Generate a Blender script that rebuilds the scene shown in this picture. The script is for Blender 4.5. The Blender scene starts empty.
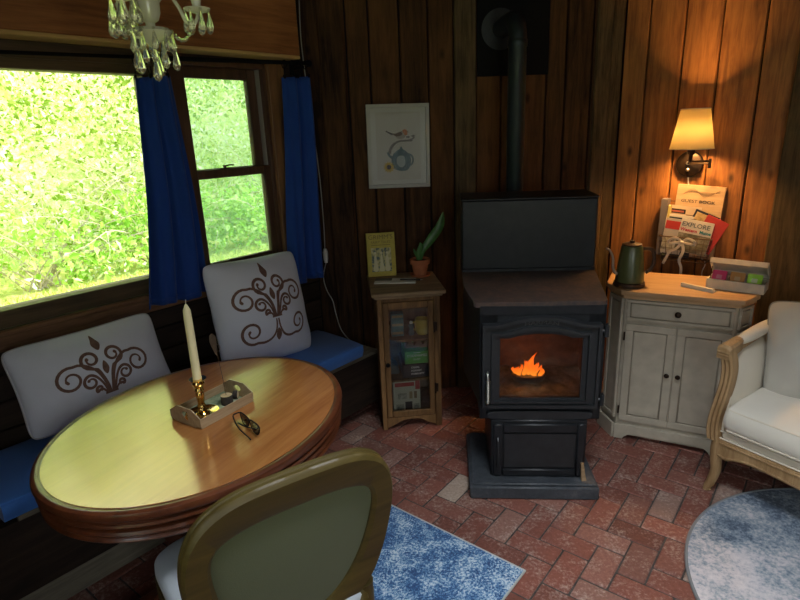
import bpy, bmesh, math, random
from mathutils import Matrix, Vector, Euler, noise as mnoise
random.seed(7)
rnd = random.Random(11)
S = bpy.context.scene
COL = S.collection
PI = math.pi
R = math.radians

# ------------------------------------------------------------------ frames
def dirh(h):
    h = R(h); return Vector((math.sin(h), math.cos(h), 0))
def frame(p, heading):
    """local +X runs along the heading, local +Y points away to its left (out of the room)"""
    return Matrix.Translation(Vector(p)) @ Matrix.Rotation(R(90 - heading), 4, 'Z')
T = lambda x, y, z: Matrix.Translation((x, y, z))
def RX(a): return Matrix.Rotation(R(a), 4, 'X')
def RY(a): return Matrix.Rotation(R(a), 4, 'Y')
def RZ(a): return Matrix.Rotation(R(a), 4, 'Z')
L = 1.80
PA = Vector((-.4815, 3.2635, 0))
HEADS = [85.5 + 45 * k for k in range(8)]
PTS = [PA]
for k in range(7): PTS.append(PTS[-1] + L * dirh(HEADS[k]))
FW = frame(PA, 40.5)            # window wall: x in -1.8..0
FB = frame(PA, 85.5)            # back wall
FR = frame(PTS[1], 130.5)       # right wall
CEIL = 2.45

# ------------------------------------------------------------------ mesh builder
def _chamfer_template():
    pts = []
    for sx in (-1, 1):
        for sy in (-1, 1):
            for sz in (-1, 1):
                for ax in range(3): pts.append((sx, sy, sz, ax))
    b = .1
    bm = bmesh.new()
    vs = [bm.verts.new([s * (1 if i == ax else 1 - b) for i, s in enumerate((sx, sy, sz))]) for sx, sy, sz, ax in pts]
    bm.verts.index_update()
    r = bmesh.ops.convex_hull(bm, input=vs)
    bmesh.ops.dissolve_limit(bm, angle_limit=R(1), verts=bm.verts[:], edges=bm.edges[:])
    idx = {v: i for i, v in enumerate(vs)}
    faces = [[idx[v] for v in f.verts] for f in bm.faces]
    bm.free()
    return pts, faces
CPTS, CFACES = _chamfer_template()

class B:
    def __init__(s):
        s.bm = bmesh.new(); s.lay = s.bm.faces.layers.float.new('rnd'); s.M = Matrix(); s.r = 0.5; s.mi = 0
    def raw(s, verts, faces, M=None):
        M = s.M if M is None else s.M @ M
        vs = [s.bm.verts.new(M @ Vector(v)) for v in verts]
        for f in faces:
            try:
                fc = s.bm.faces.new([vs[i] for i in f]); fc[s.lay] = s.r; fc.material_index = s.mi
            except ValueError: pass
        return vs
    def box(s, x0, x1, y0, y1, z0, z1, bev=.003, M=None):
        c = ((x0 + x1) / 2, (y0 + y1) / 2, (z0 + z1) / 2); h = (abs(x1 - x0) / 2, abs(y1 - y0) / 2, abs(z1 - z0) / 2)
        bev = min(bev, *[k * .9 for k in h])
        vs = []
        for sx, sy, sz, ax in CPTS:
            q = (sx, sy, sz)
            vs.append([c[i] + q[i] * (h[i] if i == ax else h[i] - bev) for i in range(3)])
        s.raw(vs, CFACES, M); return s
    def lathe(s, prof, seg=32, M=None, sx=1, sy=1, arc=None, cap=True):
        vs = []; fs = []; n = len(prof)
        full = arc is None
        a0, a1 = (0, 2 * PI) if full else arc
        cnt = seg if full else seg + 1
        for i in range(cnt):
            a = a0 + (a1 - a0) * i / seg
            for r, z in prof: vs.append((r * math.cos(a) * sx, r * math.sin(a) * sy, z))
        for i in range(seg):
            j = (i + 1) % cnt
            for k in range(n - 1):
                fs.append((i * n + k, j * n + k, j * n + k + 1, i * n + k + 1))
        if full and cap:
            if prof[0][0] > 1e-6: fs.append([i * n for i in range(cnt)][::-1])
            if prof[-1][0] > 1e-6: fs.append([i * n + n - 1 for i in range(cnt)])
        s.raw(vs, fs, M); return s
    def tube(s, pts, r, seg=8, M=None, cap=True, closed=False, flat=1.0, up=None):
        P = [Vector(p) for p in pts]; n = len(P)
        rs = r if isinstance(r, (list, tuple)) else [r] * n
        tang = []
        for i in range(n):
            if closed: t = P[(i + 1) % n] - P[i - 1]
            else: t = P[min(i + 1, n - 1)] - P[max(i - 1, 0)]
            tang.append(t.normalized() if t.length > 1e-9 else Vector((0, 0, 1)))
        ref = Vector(up) if up else (Vector((0, 0, 1)) if abs(tang[0].z) < .9 else Vector((1, 0, 0)))
        nrm = (ref - tang[0] * ref.dot(tang[0])).normalized()
        vs = []; fs = []
        for i in range(n):
            t = tang[i]
            if up: 
                ref = Vector(up); nn = ref - t * ref.dot(t)
                nrm = nn.normalized() if nn.length > 1e-6 else nrm
            else:
                nn = nrm - t * nrm.dot(t)
                nrm = nn.normalized() if nn.length > 1e-6 else nrm
            bi = t.cross(nrm)
            for k in range(seg):
                a = 2 * PI * (k + .5) / seg
                vs.append(P[i] + (nrm * math.cos(a) * flat + bi * math.sin(a)) * rs[i])
        m = n if closed else n - 1
        for i in range(m):
            j = (i + 1) % n
            for k in range(seg):
                l = (k + 1) % seg
                fs.append((i * seg + k, i * seg + l, j * seg + l, j * seg + k))
        if cap and not closed:
            fs.append(list(range(seg))[::-1]); fs.append([(n - 1) * seg + k for k in range(seg)])
        s.raw(vs, fs, M); return s
    def prism(s, poly, y0, y1, M=None, plane='xz'):
        """extrude a 2-D outline (x,z) along y, or (x,y) along z"""
        n = len(poly)
        f = (lambda p, d: (p[0], d, p[1])) if plane == 'xz' else ((lambda p, d: (p[0], p[1], d)) if plane == 'xy' else (lambda p, d: (d, p[0], p[1])))
        vs = [f(p, y0) for p in poly] + [f(p, y1) for p in poly]
        fs = [list(range(n)), list(range(2 * n - 1, n - 1, -1))]
        fs += [(i, n + i, n + (i + 1) % n, (i + 1) % n) for i in range(n)]
        s.raw(vs, fs, M); return s
    def loft(s, rings, M=None, cap=True, closed=True):
        n = len(rings[0]); vs = [p for r in rings for p in r]; fs = []
        for i in range(len(rings) - 1):
            for k in range(n if closed else n - 1):
                l = (k + 1) % n
                fs.append((i * n + k, i * n + l, (i + 1) * n + l, (i + 1) * n + k))
        if cap and closed:
            fs.append(list(range(n))[::-1]); fs.append([(len(rings) - 1) * n + k for k in range(n)])
        s.raw(vs, fs, M); return s
    def ball(s, c, r, seg=12, sc=(1, 1, 1), M=None):
        k = max(4, seg // 2)
        prof = [(r * math.sin(PI * i / k) if 0 < i < k else 0, -r * math.cos(PI * i / k)) for i in range(k + 1)]
        m = T(*c) @ Matrix.Diagonal((*sc, 1))
        s.lathe(prof, seg, m if M is None else M @ m); return s
    def grid(s, fn, nu, nv, M=None, closed_u=False):
        vs = [fn(i / nu, j / nv) for i in range(nu + 1) for j in range(nv + 1)]; w = nv + 1
        fs = [(i * w + j, (i + 1) * w + j, (i + 1) * w + j + 1, i * w + j + 1) for i in range(nu) for j in range(nv)]
        s.raw(vs, fs, M); return s
    def build(s, name, mats, parent=None, smooth=40, solid=0, bevel=0, sub=0):
        bmesh.ops.remove_doubles(s.bm, verts=s.bm.verts, dist=1e-6)
        bmesh.ops.recalc_face_normals(s.bm, faces=s.bm.faces)
        me = bpy.data.meshes.new(name); s.bm.to_mesh(me); s.bm.free()
        for m in (mats if isinstance(mats, (list, tuple)) else [mats]): me.materials.append(m)
        o = bpy.data.objects.new(name, me); COL.objects.link(o)
        if parent: o.parent = parent
        if smooth:
            for p in me.polygons: p.use_smooth = True
            me.set_sharp_from_angle(angle=R(smooth))
        if solid:
            md = o.modifiers.new('solidify', 'SOLIDIFY'); md.thickness = solid; md.offset = 0
        if bevel:
            md = o.modifiers.new('bevel', 'BEVEL'); md.width = bevel; md.segments = 2; md.limit_method = 'ANGLE'; md.angle_limit = R(45)
        if sub:
            md = o.modifiers.new('subdiv', 'SUBSURF'); md.levels = sub; md.render_levels = sub
        return o

def place(o, M):
    o.location = M.to_translation(); o.rotation_euler = M.to_euler(); o.scale = M.to_scale()
def thing(name, label, cat, M=None, group=None):
    o = bpy.data.objects.new(name, None); COL.objects.link(o); o.empty_display_size = .05
    if M is not None: place(o, M)
    return tag(o, label, cat, group)
def tag(o, label, cat, group=None, M=None):
    o['label'] = label; o['category'] = cat
    if group: o['group'] = group
    if M is not None: place(o, M)
    return o
def struct(o, M=None, label=None):
    o['kind'] = 'structure'
    if M is not None: place(o, M)
    return o
def dup(root, M, label=None, group=None):
    r = root.copy(); COL.objects.link(r); place(r, M)
    if label: r['label'] = label
    if group: r['group'] = group
    for ch in list(root.children):
        c = ch.copy(); COL.objects.link(c); c.parent = r
        for g in ch.children:
            d = g.copy(); COL.objects.link(d); d.parent = c
    return r
DG = None
def text(body, size, M, mat, parent, name='lettering', ext=.0004, align='CENTER', sx=1.0, bold=0):
    cu = bpy.data.curves.new(name, 'FONT'); cu.body = body; cu.size = size; cu.extrude = ext; cu.align_x = align; cu.align_y = 'CENTER'; cu.offset = bold
    cu.resolution_u = 3
    t = bpy.data.objects.new(name, cu); COL.objects.link(t)
    dg = bpy.context.evaluated_depsgraph_get()
    me = bpy.data.meshes.new_from_object(t.evaluated_get(dg))
    bpy.data.objects.remove(t); bpy.data.curves.remove(cu)
    me.transform(M @ Matrix.Diagonal((sx, 1, 1, 1)))
    me.materials.clear(); me.materials.append(mat); me.name = name
    o = bpy.data.objects.new(name, me); COL.objects.link(o); o.parent = parent
    return o
FACE = RX(90)      # lettering that stands upright and faces local -Y

# ------------------------------------------------------------------ materials
def nm(name):
    m = bpy.data.materials.new(name); m.use_nodes = True
    nt = m.node_tree; b = nt.nodes['Principled BSDF']
    return m, nt, b
def node(nt, t, **kw):
    n = nt.nodes.new(t)
    for k, v in kw.items():
        if k in n.inputs: n.inputs[k].default_value = v
        else: setattr(n, k, v)
    return n
def rgb(h):
    if isinstance(h, str):
        h = h.lstrip('#'); c = [int(h[i:i + 2], 16) / 255 for i in (0, 2, 4)]
        return tuple(((x + .055) / 1.055) ** 2.4 if x > .04045 else x / 12.92 for x in c)
    return h
def plain(name, c, rough=.5, metal=0, spec=.5, coat=0, var=0, scale=30, bump=0, bscale=200, emis=None, estr=0, sheen=0, trans=0, stretch=(1, 1, 1)):
    c = rgb(c); m, nt, b = nm(name)
    b.inputs['Base Color'].default_value = (*c, 1); b.inputs['Roughness'].default_value = rough; b.inputs['Metallic'].default_value = metal
    b.inputs['Specular IOR Level'].default_value = spec; b.inputs['Coat Weight'].default_value = coat
    b.inputs['Sheen Weight'].default_value = sheen; b.inputs['Transmission Weight'].default_value = trans
    if emis: b.inputs['Emission Color'].default_value = (*rgb(emis), 1); b.inputs['Emission Strength'].default_value = estr
    if var or bump:
        tc = node(nt, 'ShaderNodeTexCoord'); mp = node(nt, 'ShaderNodeMapping'); mp.inputs['Scale'].default_value = stretch
        nt.links.new(tc.outputs['Object'], mp.inputs['Vector'])
    if var:
        n = node(nt, 'ShaderNodeTexNoise', Scale=scale, Detail=5.0); nt.links.new(mp.outputs[0], n.inputs['Vector'])
        mr = node(nt, 'ShaderNodeMapRange'); mr.inputs['From Min'].default_value = .3; mr.inputs['From Max'].default_value = .7
        mr.inputs['To Min'].default_value = 1 - var; mr.inputs['To Max'].default_value = 1 + var
        nt.links.new(n.outputs['Fac'], mr.inputs['Value'])
        mx = node(nt, 'ShaderNodeMix', data_type='RGBA', blend_type='MULTIPLY'); mx.inputs['Factor'].default_value = 1
        mx.inputs['A'].default_value = (*c, 1)
        nt.links.new(mr.outputs[0], mx.inputs['B']); nt.links.new(mx.outputs['Result'], b.inputs['Base Color'])
    if bump:
        n2 = node(nt, 'ShaderNodeTexNoise', Scale=bscale, Detail=3.0); nt.links.new(mp.outputs[0], n2.inputs['Vector'])
        bp = node(nt, 'ShaderNodeBump', Strength=bump, Distance=.002); nt.links.new(n2.outputs['Fac'], bp.inputs['Height'])
        nt.links.new(bp.outputs[0], b.inputs['Normal'])
    return m
def wood(name, dark, light, axis='Z', scale=6, rough=.55, spec=.4, knots=.0, attr=.5, coat=0, bump=.25, crough=.1, tint=None, edges=0, cior=1.5):
    """grain noise stretched along an axis, per-board tone from the face attribute 'rnd'"""
    m, nt, b = nm(name); lk = nt.links.new
    tc = node(nt, 'ShaderNodeTexCoord'); at = node(nt, 'ShaderNodeAttribute', attribute_name='rnd')
    off = node(nt, 'ShaderNodeVectorMath', operation='SCALE'); off.inputs['Scale'].default_value = 13.7
    cmb = node(nt, 'ShaderNodeCombineXYZ'); 
    for i in range(3): lk(at.outputs['Fac'], cmb.inputs[i])
    lk(cmb.outputs[0], off.inputs[0])
    add = node(nt, 'ShaderNodeVectorMath', operation='ADD'); lk(tc.outputs['Object'], add.inputs[0]); lk(off.outputs[0], add.inputs[1])
    mp = node(nt, 'ShaderNodeMapping'); st = {'X': (.08, 1, 1), 'Y': (1, .08, 1), 'Z': (1, 1, .08)}[axis]; mp.inputs['Scale'].default_value = st
    lk(add.outputs[0], mp.inputs['Vector'])
    n1 = node(nt, 'ShaderNodeTexNoise', Scale=scale * 4.0, Detail=8.0, Roughness=.62, Distortion=.6); lk(mp.outputs[0], n1.inputs['Vector'])
    n2 = node(nt, 'ShaderNodeTexNoise', Scale=scale * .5, Detail=4.0); lk(add.outputs[0], n2.inputs['Vector'])
    n3 = node(nt, 'ShaderNodeTexNoise', Scale=scale * 25.0, Detail=3.0); lk(mp.outputs[0], n3.inputs['Vector'])
    a = node(nt, 'ShaderNodeMath', operation='MULTIPLY_ADD'); lk(n1.outputs['Fac'], a.inputs[0]); a.inputs[1].default_value = 1.5; a.inputs[2].default_value = -.45
    a2 = node(nt, 'ShaderNodeMath', operation='MULTIPLY_ADD'); lk(n2.outputs['Fac'], a2.inputs[0]); a2.inputs[1].default_value = .7; lk(a.outputs[0], a2.inputs[2])
    a3 = node(nt, 'ShaderNodeMath', operation='MULTIPLY_ADD'); lk(n3.outputs['Fac'], a3.inputs[0]); a3.inputs[1].default_value = .4; lk(a2.outputs[0], a3.inputs[2])
    a4 = node(nt, 'ShaderNodeMath', operation='MULTIPLY_ADD'); lk(at.outputs['Fac'], a4.inputs[0]); a4.inputs[1].default_value = attr; lk(a3.outputs[0], a4.inputs[2])
    sub = node(nt, 'ShaderNodeMath', operation='SUBTRACT'); lk(a4.outputs[0], sub.inputs[0]); sub.inputs[1].default_value = .35 + attr * .5
    rp = node(nt, 'ShaderNodeValToRGB'); rp.color_ramp.elements[0].position = .1; rp.color_ramp.elements[1].position = .9
    rp.color_ramp.elements[0].color = (*rgb(dark), 1); rp.color_ramp.elements[1].color = (*rgb(light), 1); lk(sub.outputs[0], rp.inputs[0])
    colout = rp.outputs[0]
    if knots:
        mk = node(nt, 'ShaderNodeMapping'); ks = {'X': (.5, 1, 1), 'Y': (1, .5, 1), 'Z': (1, 1, .5)}[axis]; mk.inputs['Scale'].default_value = ks; lk(add.outputs[0], mk.inputs['Vector'])
        v = node(nt, 'ShaderNodeTexVoronoi', Scale=6.5); lk(mk.outputs[0], v.inputs['Vector'])
        mr = node(nt, 'ShaderNodeMapRange'); mr.inputs['From Min'].default_value = .04; mr.inputs['From Max'].default_value = .13
        mr.inputs['To Min'].default_value = 1 - knots; mr.inputs['To Max'].default_value = 1; lk(v.outputs['Distance'], mr.inputs['Value'])
        mx = node(nt, 'ShaderNodeMix', data_type='RGBA', blend_type='MULTIPLY'); mx.inputs['Factor'].default_value = 1
        lk(colout, mx.inputs['A']); lk(mr.outputs[0], mx.inputs['B']); colout = mx.outputs['Result']
    lk(colout, b.inputs['Base Color'])
    b.inputs['Roughness'].default_value = rough; b.inputs['Specular IOR Level'].default_value = spec
    b.inputs['Coat Weight'].default_value = coat; b.inputs['Coat Roughness'].default_value = crough; b.inputs['Coat IOR'].default_value = cior
    if bump:
        bp = node(nt, 'ShaderNodeBump', Strength=bump, Distance=.004); lk(a3.outputs[0], bp.inputs['Height']); lk(bp.outputs[0], b.inputs['Normal'])
    return m
def mottled(name, cols, scale=8, scale2=60, rough=.9, bump=.3, mix=.5, sheen=.2, pos=None):
    m, nt, b = nm(name); lk = nt.links.new
    tc = node(nt, 'ShaderNodeTexCoord')
    n1 = node(nt, 'ShaderNodeTexNoise', Scale=scale, Detail=6.0, Roughness=.65); lk(tc.outputs['Object'], n1.inputs['Vector'])
    n2 = node(nt, 'ShaderNodeTexNoise', Scale=scale2, Detail=4.0, Roughness=.7); lk(tc.outputs['Object'], n2.inputs['Vector'])
    a = node(nt, 'ShaderNodeMath', operation='MULTIPLY_ADD'); lk(n2.outputs['Fac'], a.inputs[0]); a.inputs[1].default_value = mix * 2; a.inputs[2].default_value = -mix
    a2 = node(nt, 'ShaderNodeMath', operation='ADD'); lk(n1.outputs['Fac'], a2.inputs[0]); lk(a.outputs[0], a2.inputs[1])
    rp = node(nt, 'ShaderNodeValToRGB'); el = rp.color_ramp.elements
    while len(el) < len(cols): el.new(.5)
    for i, c in enumerate(cols):
        el[i].position = pos[i] if pos else .3 + .4 * i / (len(cols) - 1); el[i].color = (*rgb(c), 1)
    lk(a2.outputs[0], rp.inputs[0]); lk(rp.outputs[0], b.inputs['Base Color'])
    b.inputs['Roughness'].default_value = rough; b.inputs['Sheen Weight'].default_value = sheen
    n3 = node(nt, 'ShaderNodeTexNoise', Scale=400.0, Detail=2.0); lk(tc.outputs['Object'], n3.inputs['Vector'])
    bp = node(nt, 'ShaderNodeBump', Strength=bump, Distance=.003); lk(n3.outputs['Fac'], bp.inputs['Height']); lk(bp.outputs[0], b.inputs['Normal'])
    return m
def glass(name, tint=(1, 1, 1), rough=0.0, ior=1.5, haze=0, hazecol=(1, 1, 1)):
    """thin pane: clear transmission plus a Fresnel reflection"""
    m = bpy.data.materials.new(name); m.use_nodes = True; nt = m.node_tree; nt.nodes.clear(); lk = nt.links.new
    out = node(nt, 'ShaderNodeOutputMaterial'); tr = node(nt, 'ShaderNodeBsdfTransparent'); tr.inputs[0].default_value = (*tint, 1)
    gl = node(nt, 'ShaderNodeBsdfGlossy'); gl.inputs['Roughness'].default_value = rough
    fr = node(nt, 'ShaderNodeFresnel', IOR=ior); mx = node(nt, 'ShaderNodeMixShader')
    lk(fr.outputs[0], mx.inputs[0]); lk(tr.outputs[0], mx.inputs[1]); lk(gl.outputs[0], mx.inputs[2])
    last = mx
    if haze:
        df = node(nt, 'ShaderNodeBsdfTranslucent'); df.inputs[0].default_value = (*hazecol, 1)
        m2 = node(nt, 'ShaderNodeMixShader'); m2.inputs[0].default_value = haze
        lk(mx.outputs[0], m2.inputs[1]); lk(df.outputs[0], m2.inputs[2]); last = m2
    lk(last.outputs[0], out.inputs[0])
    return m
def leafmat(name, cols, trans=.5, attr='rnd'):
    m = bpy.data.materials.new(name); m.use_nodes = True; nt = m.node_tree; nt.nodes.clear(); lk = nt.links.new
    out = node(nt, 'ShaderNodeOutputMaterial'); at = node(nt, 'ShaderNodeAttribute', attribute_name=attr)
    rp = node(nt, 'ShaderNodeValToRGB'); el = rp.color_ramp.elements
    while len(el) < len(cols): el.new(.5)
    for i, c in enumerate(cols): el[i].position = i / (len(cols) - 1); el[i].color = (*c, 1)
    lk(at.outputs['Fac'], rp.inputs[0])
    d = node(nt, 'ShaderNodeBsdfDiffuse'); t = node(nt, 'ShaderNodeBsdfTranslucent'); mx = node(nt, 'ShaderNodeMixShader'); mx.inputs[0].default_value = trans
    lk(rp.outputs[0], d.inputs[0]); lk(rp.outputs[0], t.inputs[0]); lk(d.outputs[0], mx.inputs[1]); lk(t.outputs[0], mx.inputs[2]); lk(mx.outputs[0], out.inputs[0])
    return m
def clothmat(name, c, trans=.2, rough=.9, var=.12):
    m, nt, b = nm(name); lk = nt.links.new
    tc = node(nt, 'ShaderNodeTexCoord'); n = node(nt, 'ShaderNodeTexNoise', Scale=350.0, Detail=2.0); lk(tc.outputs['Object'], n.inputs['Vector'])
    n5 = node(nt, 'ShaderNodeTexNoise', Scale=9.0, Detail=4.0); lk(tc.outputs['Object'], n5.inputs['Vector'])
    mr = node(nt, 'ShaderNodeMapRange'); mr.inputs['To Min'].default_value = 1 - var; mr.inputs['To Max'].default_value = 1 + var; lk(n5.outputs['Fac'], mr.inputs['Value'])
    mx = node(nt, 'ShaderNodeMix', data_type='RGBA', blend_type='MULTIPLY'); mx.inputs['Factor'].default_value = 1; mx.inputs['A'].default_value = (*rgb(c), 1)
    lk(mr.outputs[0], mx.inputs['B']); lk(mx.outputs['Result'], b.inputs['Base Color'])
    bp = node(nt, 'ShaderNodeBump', Strength=.25, Distance=.002); lk(n.outputs['Fac'], bp.inputs['Height']); lk(bp.outputs[0], b.inputs['Normal'])
    b.inputs['Roughness'].default_value = rough; b.inputs['Sheen Weight'].default_value = .15
    if trans:
        out = nt.nodes['Material Output']; t = node(nt, 'ShaderNodeBsdfTranslucent'); lk(mx.outputs['Result'], t.inputs[0])
        ms = node(nt, 'ShaderNodeMixShader'); ms.inputs[0].default_value = trans; lk(b.outputs[0], ms.inputs[1]); lk(t.outputs[0], ms.inputs[2]); lk(ms.outputs[0], out.inputs[0])
    return m

M_BACK = wood('dim_light_boards', (.016, .0075, .0035), (.125, .056, .020), 'Z', 7, .8, .2, knots=.7, attr=.55)  # low light on the back wall put into a darker board colour
M_RIGHT = wood('lamplit_pine_boards', (.10, .036, .010), (.46, .19, .05), 'Z', 7, .6, .35, knots=.75, attr=.35)  # lamplight on the right wall put into a lighter, warmer board colour
M_POST = wood('grey_brown_post', (.035, .024, .012), (.17, .115, .055), 'Z', 8, .8, .2, attr=.3)
M_BEAM = wood('red_brown_beam', (.15, .055, .018), (.44, .18, .06), 'X', 6, .55, .35, knots=.7, attr=.2)
M_BEAMEDGE = wood('pale_lit_beam_edge', (.42, .26, .08), (.66, .45, .18), 'X', 6, .6, .3, attr=.2)  # pale wood, with window light from below added into its colour
M_FRAME = wood('dark_window_wood', (.05, .034, .017), (.15, .098, .048), 'X', 8, .5, .4, attr=.3)
M_SASH = wood('brown_sash_wood', (.05, .025, .014), (.14, .07, .04), 'Z', 8, .5, .4, attr=.3)
M_CASING = wood('orange_casing_wood', (.10, .045, .018), (.30, .15, .06), 'Z', 8, .5, .4, attr=.3)
M_WAINSCOT = wood('dark_bench_boards', (.012, .008, .006), (.05, .03, .018), 'X', 8, .7, .3, attr=.4)
M_APRON = wood('brown_apron_wood', (.10, .045, .02), (.28, .14, .065), 'X', 8, .6, .4, attr=.2)
M_GREYWOOD = wood('grey_old_wood', (.08, .07, .05), (.26, .23, .17), 'X', 8, .8, .2, attr=.3)
M_CEIL = wood('ceiling_boards', (.05, .026, .012), (.16, .08, .035), 'X', 7, .8, .2, attr=.4)
M_MAHOG = wood('mahogany', (.040, .011, .005), (.15, .042, .015), 'X', 6, .32, .45, attr=.1, coat=.3, bump=.04)
M_TABLETOP = wood('polished_table_top', (.26, .085, .022), (.46, .20, .06), 'X', 5, .3, .6, attr=.1, coat=1, bump=.04, crough=.11, cior=2.0)
_tb = M_TABLETOP.node_tree.nodes['Principled BSDF']; _tb.inputs['IOR'].default_value = 2.3; _tb.inputs['Roughness'].default_value = .12; _tb.inputs['Specular IOR Level'].default_value = .5; _tb.inputs['Specular Tint'].default_value = (1, .88, .66, 1); _tb.inputs['Coat Weight'].default_value = .12
M_DARK = plain('dark_backing', (.006, .005, .004), .9)
M_OAK = wood('limed_oak', (.22, .125, .05), (.46, .30, .15), 'Z', 9, .6, .35, attr=.2)
M_CHAIRW = wood('olive_stained_wood', (.034, .024, .005), (.095, .066, .014), 'X', 6, .45, .4, attr=.1, bump=.08)
M_RUSTIC = wood('rustic_pine', (.085, .042, .014), (.30, .16, .062), 'Z', 8, .65, .3, attr=.3)
M_RUSTICT = wood('rustic_pine_top', (.16, .10, .05), (.40, .27, .15), 'X', 8, .6, .3, attr=.3)
M_WHITEPAINT = plain('aged_white_paint', (.42, .375, .295), .5, var=.12, scale=14, bump=.05, bscale=60)
M_CABTOP = wood('honey_cabinet_top', (.42, .25, .12), (.62, .42, .24), 'X', 6, .5, .4, attr=.1, bump=.05)
M_IRON = plain('matte_black_iron', (.012, .0135, .016), .45, .1, .35, var=.25, scale=20, bump=.1, bscale=300)
M_IRON2 = plain('dark_cast_iron', (.022, .025, .028), .45, .3, .5, var=.2, scale=25, bump=.1, bscale=200)
M_RUST = mottled('rust_tinged_iron', [(.025, .021, .021), (.055, .033, .025), (.095, .048, .032)], 5, 40, .6, .1, .25, 0)
M_BASEIRON = mottled('dusty_iron', [(.022, .027, .034), (.05, .058, .068), (.14, .14, .14)], 9, 60, .6, .1, .3, 0, pos=[.3, .6, .95])
M_PIPE = plain('stove_pipe_steel', (.03, .042, .045), .4, .6, .5)
M_BLACK = plain('flat_black', (.006, .006, .006), .8, spec=.15)
M_BRONZE = plain('dark_bronze', (.035, .022, .015), .35, .7)
M_BRASS = plain('polished_brass', (.80, .55, .18), .18, 1)
M_CHROME = plain('brushed_nickel', (.6, .58, .54), .3, 1)
M_STEELWIRE = plain('aged_wire', (.13, .08, .05), .45, .8)
M_BLUE = clothmat('royal_blue_curtain', (.013, .070, .35), .27)
M_BLUE2 = clothmat('blue_seat_fabric', (.04, .16, .50), 0)
M_LINEN = clothmat('white_linen', (.80, .83, .90), 0, var=.05)
M_MOTIF = plain('brown_print', (.19, .105, .075), .85, var=.2, scale=60)
M_PIPING = clothmat('linen_piping', (.55, .56, .58), 0)
M_CREAM = clothmat('cream_upholstery', (.66, .60, .49), 0, var=.05)
M_CREAM2 = clothmat('pale_seat_upholstery', (.68, .64, .56), 0, var=.05)
M_GREYPILLOW = clothmat('grey_linen', (.50, .48, .43), 0, var=.07)
M_VELVET = clothmat('sage_velvet', (.088, .102, .046), 0, var=.06)
M_PALEBLUE = clothmat('pale_seat_fabric', (.42, .46, .50), 0, var=.06)
M_WAX = plain('ivory_wax', (.78, .70, .42), .4, spec=.4)
M_TERRA = plain('terracotta', (.42, .135, .055), .8, var=.12, scale=30)
M_LEAF = plain('plant_leaf', (.055, .16, .035), .4, var=.3, scale=25)
M_SOIL = plain('potting_soil', (.02, .013, .009), .95, bump=.8, bscale=80)
M_WHITE = plain('matte_white', (.72, .70, .64), .6)
M_PAPER = plain('paper', (.68, .66, .60), .8)
M_FRAMEW = plain('white_picture_frame', (.38, .37, .32), .5)
M_PRINT = plain('print_paper', (.36, .34, .28), .8, var=.04, scale=8)
M_KETTLE = plain('olive_green_enamel', (.105, .118, .042), .32, spec=.5, coat=.3)
M_DKWOOD = wood('dark_walnut', (.03, .014, .007), (.09, .045, .02), 'X', 10, .5, .4, attr=.1)
M_CRYSTAL = plain('crystal_drops', (.95, .95, .78), .06, spec=.8, trans=.85)
M_CRYSTALB = plain('milky_glass', (.86, .87, .68), .12, spec=.7, trans=.35)
M_PANE = glass('window_pane')
M_CABPANE = glass('cabinet_pane', (.9, .92, .9))
M_STOVEPANE = glass('stove_pane', (.78, .66, .50), .02)
M_PICPANE = glass('picture_pane', ior=1.12)
M_ALU = plain('window_track_metal', (.45, .44, .40), .4, .5)
M_CABLE = plain('grey_cable', (.32, .31, .28), .6)
M_PLUG = plain('white_plastic', (.60, .58, .53), .5)
def P(name, c, rough=.6, **k): return plain(name, c, rough, **k)
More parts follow.
